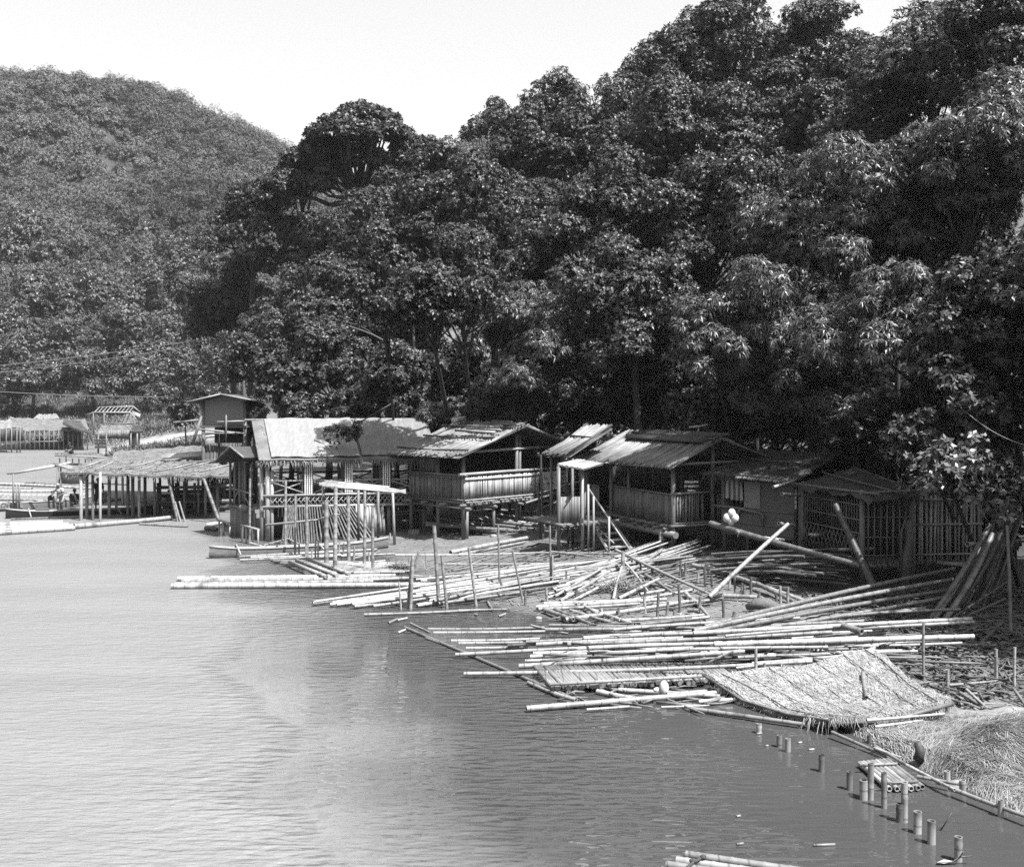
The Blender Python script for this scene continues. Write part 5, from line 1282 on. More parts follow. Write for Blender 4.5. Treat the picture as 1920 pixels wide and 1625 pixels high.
def deck_raft():
    t = thing('bamboo_raft', 'floating raft deck of pale poles among the stakes before the pavilion', 'raft', onz(620, 1070))
    A, B = onz(548, 1056), onz(612, 1080); C_, D_ = gp(735, 1060), gp(745, 1078)
    z = Vector((0, 0, .10))
    one(MB().slats(A + z, B + z, C_ + z * .9, D_ + z * .9, 26, .055, .3, endjit=.25), 'deck', 'bamboo', t)
    for k, (p, q) in enumerate([((543, 1053), (612, 1081)), ((556, 1050), (632, 1078)), ((575, 1046), (655, 1076))]):
        one(MB().tube([onz(*p, .2), onz(*q, .2)], .07, 7), 'cross_pole', 'bamboo', t)
deck_raft()
for a, b, r in [((450, 1056), (660, 1050), .05), ((470, 1051), (700, 1044), .045), ((560, 1048), (740, 1046), .045), ((640, 1082), (748, 1068), .05), ((650, 1066), (722, 1059), .05), ((662, 1053), (712, 1042), .05), ((470, 1024), (520, 1040), .06), ((494, 1028), (556, 1012), .04), ((535, 1012), (566, 1030), .05)]:
    pole(gp(*a) + Vector((0, 0, .12)), gp(*b) + Vector((0, 0, .16)), r, 'loose pale pole lying among the stakes and canoe before the pavilion', 'loose poles before the pavilion')
LG = 'long pale poles floating out from the bank below the stakes'
LL_ = 'long straight pale pole floating out from the bank below the pavilion stakes'
for a, b, r in [((333, 1085), (742, 1079), .085), ((341, 1090), (760, 1084), .08), ((328, 1095), (700, 1090), .08), ((322, 1099), (835, 1096), .10), ((345, 1087), (690, 1081), .07), ((560, 1093), (900, 1078), .07)]:
    pole(onz(*a, .08), onz(*b, .10), r, LL_, LG, taper=.85, bow=(0, 0))

# ------------------------------------------------------------------ trellis of stakes on the mud
TG = 'stakes of the trellis on the mud'
for x, y0, y1, r, ln in [(823, 985, 1135, .06, -9), (752, 1090, 1142, .03, -4), (770, 1040, 1141, .05, 4), (764, 1052, 1140, .04, 8), (773, 1033, 1080, .04, 12), (838, 1040, 1140, .045, -10), (893, 1026, 1137, .045, -14), (937, 982, 1110, .035, -3), (981, 1032, 1130, .035, -20), (1033, 985, 1100, .035, -2), (800, 1035, 1066, .022, -3), (1036, 1040, 1100, .03, 0), (1062, 1068, 1100, .035, 0), (1079, 1058, 1090, .03, 0), (1168, 1034, 1082, .07, 0), (832, 1110, 1135, .045, 12), (940, 1085, 1118, .04, 0)]:
    stake(x, y0, y1, r, 'thin crooked stake of the trellis standing on the mud below the banner hut', TG, lean=ln)
for a, b, r in [((740, 1040, 36.5), (1000, 1036, 38.5), .03), ((1000, 1036, 38.5), (1196, 1037, 37.0), .035), ((830, 1057, 36.0), (1200, 1050, 37.0), .03), ((1030, 1033, 38), (1130, 1044, 37), .03), ((960, 1062, 36), (1195, 1041, 37), .028), ((770, 1078, 35.6), (870, 1088, 34.5), .03)]:
    pole(at(*a), at(*b), r, 'thin rail pole tied across the trellis stakes on the mud', 'rail poles of the trellis', name='rail_pole', cat='rail pole')
def thatch_tuft(px, py, w, lab):
    c = gp(px, py); b = MB(); rg = random.Random(int(px))
    for _ in range(420):
        p = c + Vector((rg.gauss(0, w * .32), rg.gauss(0, w * .2), rg.uniform(.02, .3)))
        d = Vector((rg.gauss(0, 1), rg.gauss(0, 1), rg.gauss(.1, .3))).normalized(); s = d.cross(Vector((0, 0, 1))).normalized() * .012
        b.add([p - s, p + s, p + d * rg.uniform(.2, .55)], [[0, 1, 2]])
    b.solo('straw_tuft', M['straw'], c, lab, 'straw')
thatch_tuft(752, 1072, .7, 'tangle of dry straw caught on the crooked stakes at the water edge')
thatch_tuft(1165, 1108, 1.2, 'heap of dry twigs under the crossed poles on the mud')
p = gp(845, 1038); pole(gp(845, 1040) + Vector((0, 0, .08)), gp(992, 1012) + Vector((0, 0, .10)), .10, 'thick pale pole lying alone on the mud in front of the banner hut')
pole(gp(860, 1043) + Vector((0, 0, .06)), gp(984, 1020) + Vector((0, 0, .08)), .07, 'thinner pale pole beside the thick pole on the mud before the banner hut')

# ------------------------------------------------------------------ the heaps of poles on the mud
def heap(n, L0, L1, R0, R1, r, label, group, m='bamboo', layers=.35, ms=None):
    """n poles from somewhere on the line L0-L1 to somewhere on the line R0-R1 (photo pixels on the ground)"""
    for i in range(n):
        s, u = R(), R(); s2 = min(1, max(0, s + U(-.35, .35)))
        a = gp(L0[0] + (L1[0] - L0[0]) * s + U(-25, 25), L0[1] + (L1[1] - L0[1]) * s); b = gp(R0[0] + (R1[0] - R0[0]) * s2 + U(-40, 40), R0[1] + (R1[1] - R0[1]) * s2)
        h = u * layers
        mm = m if not ms else random.choice(ms)
        pole(a + Vector((0, 0, .06 + h * .35)), b + Vector((0, 0, .08 + h)), U(*r), label, group, mm, taper=.75)
heap(9, (570, 1136), (690, 1143), (1010, 1070), (1100, 1090), (.04, .06), 'pole tapering into the water at the left tip of the mud heap', 'poles at the water end of the mud heap', layers=.3)
heap(44, (790, 1088), (800, 1142), (1180, 1064), (1300, 1062), (.03, .058), 'pale pole in the long heap stretching across the mud toward the stair hut', 'poles in the long mud heap', ms=['bamboo', 'bamboo', 'bamboo_grey'], layers=.34)
heap(20, (1090, 1085), (1040, 1130), (1250, 1036), (1340, 1045), (.035, .06), 'pole in the right end of the mud heap below the stair hut', 'poles in the mud heap below the stair hut', layers=.5)
for a, b, h0, h1 in [((1050, 1130), (1140, 1090), .05, .3), ((1062, 1136), (1160, 1100), .05, .3), ((1040, 1124), (1130, 1088), .1, .4), ((1150, 1130), (1166, 1092), .1, .5), ((1140, 1076), (1262, 1108), .35, .1), ((1170, 1078), (1215, 1115), .45, .1), ((1210, 1095), (1265, 1118), .3, .08), ((1150, 1100), (1240, 1060), .2, .5), ((1120, 1086), (1180, 1070), .3, .4), ((1160, 1128), (1235, 1100), .1, .25), ((1200, 1120), (1250, 1112), .1, .1),
                     ((1155, 1064), (1340, 1124), .6, .1), ((1180, 1130), (1300, 1110), .08, .08)]:
    pole(gp(*a) + Vector((0, 0, h0)), gp(*b) + Vector((0, 0, h1)), U(.04, .06), 'short pole in the criss-cross pile on the mud right of the long heap', 'criss-cross pile on the mud')
for a, b, r in [((683, 1152), (900, 1143), .045), ((860, 1144), (950, 1142), .04), ((728, 1168), (745, 1160), .04), ((746, 1186), (760, 1180), .035), ((745, 1162), (764, 1158), .03), ((915, 1128), (925, 1144), .04), ((955, 1125), (962, 1134), .03), ((935, 1155), (948, 1150), .03), ((890, 1151), (897, 1153), .03)]:
    pole(onz(*a, .04), onz(*b, .05), r, 'loose bit of bamboo floating at the water edge below the mud heap', 'loose bamboo floating below the mud heap', name='bamboo_offcut', cat='offcut')

# ------------------------------------------------------------------ the poles in the foreground
FG = 'long poles in the big foreground pile'
FL = 'long pale pole in the big foreground pile running from the water to the leaning bundle'
def fp(a, b, r, za=.06, zb=.2, m='bamboo', lab=FL, grp=FG, taper=.85, bow=None, **kw): return pole(onz(*a, za), onz(*b, zb), r * .72, lab, grp, m, taper=taper, bow=bow, **kw)
fp((759, 1176), (1084, 1313), .06, .03, .04, 'bamboo_grey', 'long pole floating slantwise across the pole ends at the front of the pile', None, bow=(0, 0))
fp((799, 1196), (877, 1224), .05, .02, .02, 'bamboo_grey', 'half sunk short pole beside the slanting floating pole', None)
fp((770, 1168), (808, 1186), .035, .03, .03, lab='thin short pole at the upper tip of the slanting floating pole', grp=None)
fp((990, 1279), (1071, 1312), .055, .05, .05, lab='second slanting pole at the front corner of the short pole raft', grp=None)
WG = 'submerged poles floating left of the foreground pile'
for a, b in [((802, 1179), (1021, 1176)), ((812, 1186), (1030, 1183)), ((846, 1201), (1012, 1197)), ((874, 1215), (990, 1213)), ((860, 1206), (980, 1204))]:
    fp(a, b, .055, .0, .05, lab='floating pole lying nearly awash at the left of the foreground pile', grp=WG)
fp((854, 1227), (1484, 1194), .065, .10, .55)
fp((870, 1263), (1523, 1240), .065, .08, .50, lab='longest low pole at the front of the foreground pile reaching far out over the water', grp=None)
fp((973, 1249), (1396, 1221), .085, .15, .5)
fp((985, 1239), (1250, 1228), .06, .12, .3)
fp((995, 1231), (1230, 1220), .07, .15, .4)
fp((1000, 1225), (1440, 1204), .07, .2, .5)
fp((1006, 1208), (1281, 1196), .075, .2, .5)
fp((987, 1203), (1240, 1189), .06, .2, .5)
fp((952, 1210), (1006, 1207), .06, .1, .15, 'bamboo_dark', 'short black pole end sticking out left of the foreground pile', None)
fp((1023, 1180), (1620, 1164), .07, .25, .75)
fp((995, 1172), (1065, 1188), .05, .3, .1, 'bamboo_grey')
fp((1030, 1172), (1330, 1178), .06, .2, .5)
fp((987, 1328), (1376, 1296), .085, .07, .10, lab='thick pole lying along the water at the very front of the short pole raft', grp=None, taper=.9, bow=(0, 0))
fp((1064, 1208), (1560, 1185), .08, .3, .7)
fp((1080, 1216), (1420, 1205), .07, .3, .6)
fp((1320, 1175), (1789, 1066), .095, .55, 1.15, 'bamboo_grey', bow=(0, .06))
fp((1300, 1183), (1786, 1086), .095, .55, 1.1, 'bamboo_grey', bow=(0, .05))
fp((1310, 1190), (1780, 1106), .09, .55, .95, 'bamboo_grey', bow=(0, .05))
fp((1330, 1193), (1770, 1120), .08, .5, .85, 'bamboo_grey')
fp((1300, 1187), (1822, 1160), .085, .6, .85)
fp((1240, 1189), (1826, 1166), .075, .5, .8)
fp((1339, 1208), (1826, 1193), .105, .55, .75, taper=.8, bow=(0, 0))
fp((1350, 1216), (1700, 1196), .08, .4, .7)
fp((1330, 1222), (1520, 1204), .075, .4, .55)
fp((1580, 1172), (1616, 1184), .11, .85, .8, lab='short thick pole stub lying on top of the foreground pile', grp=None, taper=1.0)
fp((1150, 1180), (1500, 1158), .06, .4, .7)
fp((1400, 1168), (1735, 1140), .08, .5, .8, 'bamboo_grey')
fp((1480, 1160), (1800, 1142), .07, .55, .8, 'bamboo_grey')
fp((1360, 1192), (1560, 1176), .05, .75, .85)
for i in range(40):
    x = U(1080, 1420); y = U(1186, 1232); fp((x, y), (x + U(230, 420), y - U(6, 30)), U(.05, .075), U(.1, .4), U(.3, .6), random.choice(['bamboo', 'bamboo', 'bamboo_grey']))
for a, b in [((1320, 1245), (1375, 1220)), ((1340, 1244), (1390, 1216)), ((1426, 1237), (1445, 1214)), ((1476, 1236), (1485, 1211)), ((1498, 1232), (1512, 1208)), ((1519, 1230), (1524, 1212)), ((1527, 1230), (1531, 1212)), ((1535, 1228), (1540, 1212)), ((1553, 1230), (1549, 1210)), ((1594, 1225), (1588, 1205))]:
    fp(a, b, .045, .2, .55, lab='short pale post end standing between the foreground pile and the thatch panel', grp='short post ends behind the thatch panel', name='post_end', cat='post end')
def short_raft():
    t = thing('bamboo_raft', 'raft of many short pale poles laid side by side at the front of the pile', 'raft', onz(1150, 1275))
    b = MB()
    for i in range(62):
        x = 1012 + i * 5.6 + U(-2, 2); y = 1251 - i * .05 + U(-1, 1)
        p, q = onz(x - 12, y - 3, .16), onz(x + 26, y + 38 - i * .20 + U(-3, 3), .12)
        b.tube([p, q], U(.042, .058), 6)
    one(b, 'deck', 'bamboo', t)
    one(MB().tube([onz(1030, 1283, .22), onz(1330, 1266, .26)], .035, 6), 'cross_pole', 'bamboo', t)
    one(MB().tube([onz(1000, 1286, .03), onz(1340, 1272, .03)], .07, 6), 'cross_pole', 'bamboo_grey', t)
short_raft()
for a, b, r in [((1120, 1296), (1205, 1312), .08), ((1160, 1293), (1350, 1305), .07), ((1250, 1302), (1340, 1294), .07), ((1120, 1290), (1160, 1308), .05), ((1040, 1300), (1080, 1312), .07), ((1260, 1318), (1315, 1322), .03), ((1250, 1310), (1320, 1338), .03), ((1240, 1325), (1330, 1322), .03), ((1295, 1328), (1510, 1358), .065), ((1100, 1330), (1180, 1324), .04), ((1310, 1315), (1385, 1310), .06)]:
    fp(a, b, r, .05, .08, lab='short loose pole floating in front of the short pole raft', grp='loose poles before the short pole raft', name='bamboo_offcut', cat='offcut')
def rubbish():
    c = onz(1245, 1290, .15); b = MB(); ball(b, c, (.10, .08, .16), 8, 6); ball(b, c + Vector((-.12, .05, -.05)), (.10, .06, .06), 8, 6)
    b.solo('plastic_bag', M['cloth_white'], c, 'crumpled white plastic bag lying on the short pole raft', 'bag')
    for px, py, s in [(1546, 1584, .3), (1424, 1375, .1), (1500, 1392, .08), (1438, 1398, .06), (1385, 1530, .06), (1388, 1582, .1), (1522, 1405, .1)]:
        p = onz(px, py, .015); bb = MB().tube([p - Vector((s * .5, 0, 0)), p + Vector((s * .5, .03, .0))], .018, 5); bb.solo('floating_chip', M['bamboo'], p, 'small pale chip floating on the open water near the stubs', 'debris', 'floating chips near the stubs')
    t = thing('drift_twig', 'forked drift twig with a pale leaf floating at the nearest stub', 'twig', onz(1790, 1612))
    one(MB().tube([onz(1756, 1618, .02), onz(1785, 1616, .03), onz(1800, 1606, .1), onz(1822, 1604, .12)], .012, 5).tube([onz(1800, 1606, .1), onz(1806, 1596, .2)], .008, 4), 'stem', 'bamboo_dark', t)
    one(MB().add([onz(1756, 1616, .03), onz(1770, 1610, .05), onz(1790, 1614, .04), onz(1770, 1618, .03)], [[0, 1, 2, 3]]), 'leaf', 'bamboo', t)
    t = thing('drift_twig', 'thin bare twig standing out of the water beyond the stubs', 'twig', onz(1764, 1555))
    one(MB().tube([onz(1764, 1556), at(1785, 1522, onz(1764, 1556).y)], .008, 4).tube([onz(1764, 1556), at(1758, 1548, onz(1764, 1556).y)], .008, 4), 'stem', 'bamboo_dark', t)
rubbish()

# ------------------------------------------------------------------ thatch panel, straw heap, stubs and small rafts
def thatch_panel():
    P00, P10, P11, P01 = at(1321, 1262, 21.9), at(1556, 1346, 19.1), at(1784, 1312, 19.4), at(1640, 1214, 22.4)
    t = thing('thatch_panel', 'big straw thatched roof panel lying tilted on poles over the water', 'thatch panel', (P00 + P11) / 2)
    NX, NY = 26, 20; b = MB(); rg = random.Random(4)
    def P(x, y, dz=0):
        p = P00.lerp(P10, x).lerp(P01.lerp(P11, x), y); back = 4 * y * (1 - y)
        return p + Vector((0, 0, dz - .22 * math.sin(math.pi * x) * (1 - .5 * y) - .10 * back + .018 * math.sin(x * 31 + y * 9) + .03 * math.sin(x * 9 - y * 13)))
    w = NX + 1; top = [P(i / NX, j / NY) for j in range(NY + 1) for i in range(NX + 1)]; bot = [P(i / NX, j / NY, -.07) for j in range(NY + 1) for i in range(NX + 1)]; o = len(top); fs = []
    for j in range(NY):
        for i in range(NX):
            a = j * w + i; fs += [[a, a + 1, a + 1 + w, a + w], [o + a, o + a + w, o + a + 1 + w, o + a + 1]]
    for i in range(NX): fs += [[i + 1, i, o + i, o + i + 1], [NY * w + i, NY * w + i + 1, o + NY * w + i + 1, o + NY * w + i]]
    for j in range(NY): fs += [[j * w, j * w + w, o + j * w + w, o + j * w], [j * w + w + NX, j * w + NX, o + j * w + NX, o + j * w + w + NX]]
    b.add(top + bot, fs, False); one(b, 'mat', 'mat_thatch', t)
    b = MB()
    for _ in range(6500):
        x, y = rg.random(), rg.random(); p = P(x, y, .005 + rg.random() * .02); d = (P(min(1, x + .05), y) - P(x, y)) * rg.choice((1, 1, -1)) * 1.0; sd = P(x, min(1, y + .03)) - P(x, y)
        d = (d.normalized() * rg.gauss(.7, .5) + sd.normalized() * rg.gauss(0, .45) + Vector((0, 0, rg.uniform(0, .15)))).normalized(); q = d.cross(Vector((0, 0, 1))).normalized() * rg.uniform(.004, .009)
        b.add([p - q, p + q, p + d * rg.uniform(.05, .17)], [[0, 1, 2]])
    for _ in range(800):
        s = rg.random()
        if rg.random() < .62: p = P(s, 0, -.05 * rg.random())
        else: p = P(1, s, -.05 * rg.random())
        d = Vector((rg.gauss(0, .4), rg.gauss(-.35, .3), -.8)).normalized(); q = Vector((.006, 0, 0)); L = rg.uniform(.06, .22) * (2.2 if s > .8 and rg.random() < .5 else 1)
        b.add([p - q, p + q, p + d * L], [[0, 1, 2]])
    one(b, 'loose_straw', 'straw_pale', t)
    for y in (.08, .2, .36, .5, .64, .8, .93):
        one(MB().tube([P(x, y + .03 * math.sin(x * 5), .02) for x in (.02, .2, .4, .6, .8, .98)], .012, 5), 'batten', 'bamboo' if R() < .6 else 'bamboo_dark', t)
    one(MB().tube([P(.0, -.01, -.03), P(.35, -.01, -.03), P(.7, -.01, -.03), P(1, -.0, -.03)], .03, 6), 'edge_pole', 'bamboo_grey', t)
    one(MB().tube([P(1.0, 0, -.10), P(1.0, .5, -.12), P(1.02, 1, -.06)], .04, 6), 'edge_pole', 'bamboo_grey', t)
    pole(P(.28, .80, .06), P(.62, .62, .05), .045, 'single pole lying loose on top of the thatch panel')
    for x, y in [(.05, .1), (.5, .1), (.95, .1), (.95, .6), (.9, .95)]:
        p = P(x, y, -.08); one(MB().tube([(p.x, p.y, min(-.3, gz(p.x, p.y) - .3)), p], .04, 6), 'prop', 'bamboo_grey', t)
thatch_panel()
for a, b, za, zb in [((1625, 1350), (1770, 1338), .3, .35), ((1640, 1362), (1730, 1350), .2, .25), ((1560, 1372), (1690, 1432), .12, .02), ((1380, 1252), (1560, 1232), .35, .5), ((1410, 1243), (1590, 1228), .4, .55), ((1496, 1230), (1545, 1240), .5, .45)]:
    fp(a, b, .045, za, zb, lab='pole propped under or behind the thatch panel', grp='poles propping the thatch panel', name='prop_pole', cat='prop pole')
JG = 'jumbled poles on the bank right of the thatch panel'
for a, b, za, zb in [((1675, 1232), (1805, 1266), .3, .25), ((1690, 1240), (1920, 1310), .2, .15), ((1780, 1284), (1890, 1274), .3, .3), ((1800, 1298), (1868, 1340), .35, .1), ((1812, 1292), (1860, 1336), .4, .15), ((1790, 1300), (1850, 1345), .25, .1), ((1785, 1310), (1830, 1350), .2, .05), ((1820, 1300), (1925, 1296), .2, .2), ((1800, 1320), (1925, 1318), .2, .15), ((1770, 1335), (1925, 1330), .15, .1), ((1840, 1350), (1925, 1332), .2, .25), ((1700, 1205), (1720, 1240), .3, .2), ((1718, 1208), (1700, 1235), .35, .2), ((1650, 1212), (1690, 1196), .5, .6), ((1668, 1226), (1672, 1240), .3, .3), ((1640, 1214), (1600, 1228), .55, .5), ((1760, 1195), (1830, 1190), .55, .4), ((1880, 1240), (1925, 1275), .2, .2), ((1835, 1298), (1845, 1320), .4, .1), ((1900, 1290), (1925, 1325), .4, .2)]:
    fp(a, b, U(.04, .055), za, zb, random.choice(['bamboo', 'bamboo', 'bamboo_grey']), 'pale pole in the jumble on the bank right of the thatch panel', JG)
for x, y0, y1 in [(1733, 1168, 1262), (1417, 1215, 1262), (1432, 1243, 1260), (1469, 1246, 1262), (1634, 1205, 1222), (1775, 1293, 1325), (1778, 1255, 1285), (1866, 1216, 1270), (1903, 1213, 1280), (1868, 1230, 1275)]:
    p = onz(x, y1, .3); pole(p - Vector((0, 0, .5)), at(x + U(-2, 2), y0, p.y), .035 if y1 - y0 > 60 else .04, 'upright stake around the thatch panel', 'stakes around the thatch panel', 'bamboo' if x != 1775 else 'bamboo_dark', name='bamboo_stake', cat='stake')
def straw_heap():
    rg = np.random.default_rng(3); n = 60000
    c0 = np.array([(6.6, 18.2), (7.4, 17.7), (8.2, 17.2), (8.8, 16.4), (7.6, 18.8), (8.8, 18.3), (9.6, 17.6), (8.1, 16.0), (9.2, 15.6), (7.0, 17.2), (8.6, 17.7), (8.6, 17.6), (8.9, 17.4), (8.2, 17.9), (9.6, 16.6)])
    k = rg.integers(0, len(c0), n); P = c0[k] + rg.normal(size=(n, 2)) * np.array([.55, .45])
    def top(x, y):
        sd_ = shore_dist(x, y)
        h = .55 * np.exp(-((x - 8.6) / 1.3) ** 2 - ((y - 17.7) / .9) ** 2) + .10 + np.maximum(0, height(x, y)) + .10 * np.abs(vnoise(x, y, .9, 14))
        return np.where(sd_ > .1, h, np.minimum(h, .10 + sd_ * .8))
    hz = top(P[:, 0], P[:, 1])
    d0 = shore_dist(P[:, 0], P[:, 1]); keep = d0 > -.25; P, hz, k = P[keep], hz[keep], k[keep]; n = len(P)
    c = np.stack([P[:, 0], P[:, 1], hz + rg.uniform(-.02, .045, n)], 1)
    th = .9 * np.sin(P[:, 0] * 2.1 + 1) + .8 * np.cos(P[:, 1] * 2.4) + rg.normal(size=n) * .55 + .4
    d = np.stack([np.cos(th), np.sin(th), rg.normal(size=n) * .10], 1); L = rg.uniform(.12, .5, n)[:, None]
    s = np.stack([-np.sin(th), np.cos(th), np.zeros(n)], 1) * rg.uniform(.0025, .006, n)[:, None]
    m = c + d * L * .55; tip = c + d * L
    for q_, up in ((m, .03), (tip, .0)): q_[:, 2] = top(q_[:, 0], q_[:, 1]) + (c[:, 2] - hz) + up
    v = np.stack([c - s, c + s, m + s, m - s, tip], 1).reshape(-1, 3)
    i = np.arange(n)[:, None] * 5
    q = np.vstack([i + np.array([[0, 1, 2, 3]]), i + np.array([[3, 2, 4, 4]])])
    q = q[:n]
    o = npmesh('straw_heap', v, q, M['straw'], (8.2, 17.2, .2)); tag(o, 'big heap of loose dry straw on the bank at the lower right', 'straw heap')
    b = MB(); NX = 60
    gx, gy = np.meshgrid(6.0 + 5.4 * np.arange(NX + 1) / NX, 14.6 + 5.2 * np.arange(NX + 1) / NX); gh = top(gx, gy)
    vs = [(float(gx[j, i_]), float(gy[j, i_]), float(gh[j, i_])) for j in range(NX + 1) for i_ in range(NX + 1)]
    b.add(vs, [[j * (NX + 1) + i_, j * (NX + 1) + i_ + 1, (j + 1) * (NX + 1) + i_ + 1, (j + 1) * (NX + 1) + i_] for j in range(NX) for i_ in range(NX)], True)
    c = b.build('packed_straw', M['thatch'], o)
straw_heap()
for a, b, r, lab in [((1640, 1398), (1768, 1470), .032, 'curved edging pole along the water before the straw heap'), ((1700, 1434), (1790, 1480), .03, 'second edging pole at the water before the straw heap'), ((1780, 1476), (1930, 1532), .038, 'edging pole at the water by the lower right corner'), ((1720, 1455), (1800, 1470), .03, 'thin edging pole lying on the straw at the water'), ((1858, 1398), (1880, 1392), .08, 'short pole end sticking out of the straw heap'), ((1640, 1402), (1690, 1420), .03, 'thin pole at the left tip of the straw heap')]:
    pole(onz(*a, .12), onz(*b, .14), r, lab)
for px, py in [(1757, 1472)]:
    b = MB(); ball(b, onz(1795, 1474, .0), (.17, .13, .10), 9, 6); b.solo('boulder', M['stone'], onz(1795, 1472, .02), 'small pale boulder between two stubs at the edge of the straw', 'boulder')
    c = onz(1722, 1425, .1); b = MB().tube([c, c + Vector((.03, 0, .14)), c + Vector((-.01, .02, .30))], [.09, .08, .05], 7); b.solo('tree_stump', M['wood_dark'], c, 'small dark stump at the foot of the straw heap', 'stump')
STG = 'bamboo stubs standing in the water'
STL = 'short sawn bamboo stub standing out of the water at the lower right'
for x, y0, y1, r in [(1422, 1356, 1374, .05), (1460, 1378, 1400, .05), (1477, 1384, 1409, .05), (1539, 1414, 1446, .05), (1593, 1446, 1480, .05), (1620, 1462, 1498, .065), (1631, 1430, 1498, .05), (1658, 1448, 1514, .045), (1685, 1506, 1540, .055), (1696, 1466, 1540, .05), (1719, 1521, 1561, .06), (1746, 1538, 1581, .06), (1795, 1568, 1613, .055), (1775, 1445, 1473, .05), (1805, 1462, 1487, .055), (1875, 1499, 1530, .045), (1631, 1377, 1393, .04)]:
    p = onz(x, y1); top = at(x + U(-1.5, 3), y0, p.y); pole(p - Vector((0, 0, .6)), top, r, STL, STG, 'bamboo_grey' if R() < .5 else 'bamboo', name='bamboo_stub', cat='stub', taper=.98, bow=(0, 0))
def little_raft():
    t = thing('bamboo_raft', 'small square raft of pale poles floating between the stubs and the straw heap', 'raft', onz(1670, 1455))
    for i in range(8):
        s = i / 7; a = onz(1614 + 50 * s + U(-3, 3), 1431 - 6 * s, .06); b = onz(1672 + 58 * s + U(-4, 4), 1479 - 4 * s + U(-2, 2), .06)
        one(pole_mesh_world(a, b, .048), 'pole', 'bamboo', t)
    one(MB().tube([onz(1612, 1434, .13), onz(1682, 1431, .13)], .022, 6), 'cross_pole', 'bamboo', t)
    one(MB().tube([onz(1652, 1468, .13), onz(1722, 1464, .13)], .02, 6), 'cross_pole', 'bamboo_grey', t)
def pole_mesh_world(a, b, r):
    a, b = Vector(a), Vector(b); mb = pole_mesh((b - a).length, r, r * .9, (0, 0)); q = (b - a).to_track_quat('X', 'Z')
    mb.v = [tuple(a + q @ Vector(v)) for v in mb.v]; return mb
little_raft()
def near_raft():
    t = thing('bamboo_raft', 'pale raft of lashed poles cut off by the bottom edge of the photo', 'raft', onz(1400, 1630))
    for a, b in [((1286, 1601), (1700, 1661)), ((1268, 1612), (1680, 1670)), ((1249, 1620), (1650, 1680)), ((1240, 1632), (1640, 1694)), ((1225, 1645), (1620, 1705))]:
        one(pole_mesh_world(onz(*a, .06), onz(*b, .06), .055), 'pole', 'bamboo', t)
    o = one(MB().tube([onz(1322, 1604, .13), onz(1300, 1616, .13), onz(1270, 1640, .13)], .02, 5), 'lashing', 'rope', t)
    b = MB(); ball(b, onz(1300, 1613, .14), (.06, .04, .03), 7, 5); ball(b, onz(1318, 1606, .14), (.04, .05, .03), 7, 5); one(b, 'knot', 'rope', o)
near_raft()

# ------------------------------------------------------------------ around the dark huts at right
DG = 'dark poles stacked below the woven wall hut'
for i in range(34):
    s = R(); a = gp(1300 + U(0, 60) + 30 * s, 1085 + U(-14, 8)); b = at(1500 + U(0, 100), 1030 + 62 * s + U(-6, 6), 31.5 + U(-.8, 1.2))
    pole(a + Vector((0, 0, .1 + .55 * (1 - s))), b, U(.035, .055), 'thin dark pole in the bundle stacked below the woven wall hut', DG, random.choice(['bamboo_grey', 'bamboo_dark', 'bamboo_grey']), bow=(0, U(.02, .12)), n=6, name='stacked_pole', cat='stacked pole')
for a, b, Y0, Y1, r, m, lab in [((1330, 1119), (1478, 982), 30.2, 31.6, .075, 'bamboo', 'bright pole propped diagonally in front of the woven wall hut'),
                            ((1332, 981), (1614, 1060), 34.2, 30.0, .10, 'bamboo_grey', 'long thick pole hung slanting across the front of the woven wall hut'),
                            ((1638, 1100), (1566, 946), 29.5, 31.2, .11, 'bamboo_dark', 'dark thick pole leaning against the caged hut'),
                            ((1450, 913), (1485, 902), 33.4, 34.2, .05, 'bamboo', 'short pale pole end sticking out under the caged hut eave'),
                            ((1466, 926), (1500, 928), 33.6, 34.4, .06, 'bamboo', 'short pale rail end beside the shutter of the woven wall hut'),
                            ((1460, 981), (1490, 984), 33.4, 34.2, .06, 'bamboo', 'short sawn pole end at the foot of the woven wall'),
                            ((1428, 1008), (1470, 1012), 33.2, 33.6, .06, 'bamboo', 'pale pole end above the dark stacked poles'),
                            ((1558, 1030), (1640, 1028), 32.6, 32.6, .05, 'bamboo', 'pale pole lying under the diamond lattice'),
                            ((1814, 1020), (1842, 1019), 28.6, 29.4, .07, 'bamboo', 'short pale crossbar holding the leaning pole bundle')]:
    pole(at(*a, Y0), at(*b, Y1), r, lab, None, m)
def floats():
    t = thing('float_cluster', 'cluster of white round floats hanging on the slanting pole', 'floats', at(1371, 968, 33.6))
    for x, y in ((1372, 962), (1363, 971), (1378, 971), (1371, 977)):
        b = MB(); ball(b, at(x, y, 33.6 + U(-.05, .05)), (.125, .115, .15), 12, 8); one(b, 'float', 'white', t)
    one(MB().tube([at(1372, 982, 33.6), at(1374, 996, 33.5)], .012, 5), 'cord', 'rope', t)
    t = thing('rag', 'small rag knotted round the slanting pole', 'rag', at(1383, 996, 33.2)); one(MB().tube([at(1380, 994, 33.3), at(1385, 998, 33.2), at(1384, 1008, 33.2)], [.07, .08, .03], 6), 'cloth', 'frame', t)
floats()
LBG = 'dark poles of the bundle leaning at the right edge'
for i in range(17):
    s_ = i / 16; x0 = 1742 + 110 * s_ + U(-10, 10); p0 = onz(x0, 1166 - 26 * s_ + U(-8, 6), .35); dY = U(.6, 2.4)
    x1 = 1845 + 62 * s_ + U(-16, 16); b = at(x1, U(945, 1010), p0.y + dY)
    pole(p0, b, U(.05, .085), 'dark pole in the tall bundle leaning at the right edge under the shrub', LBG, 'bamboo_grey' if i in (0, 1, 3) else 'bamboo_dark', bow=(U(-.08, .08), U(-.12, 0)))
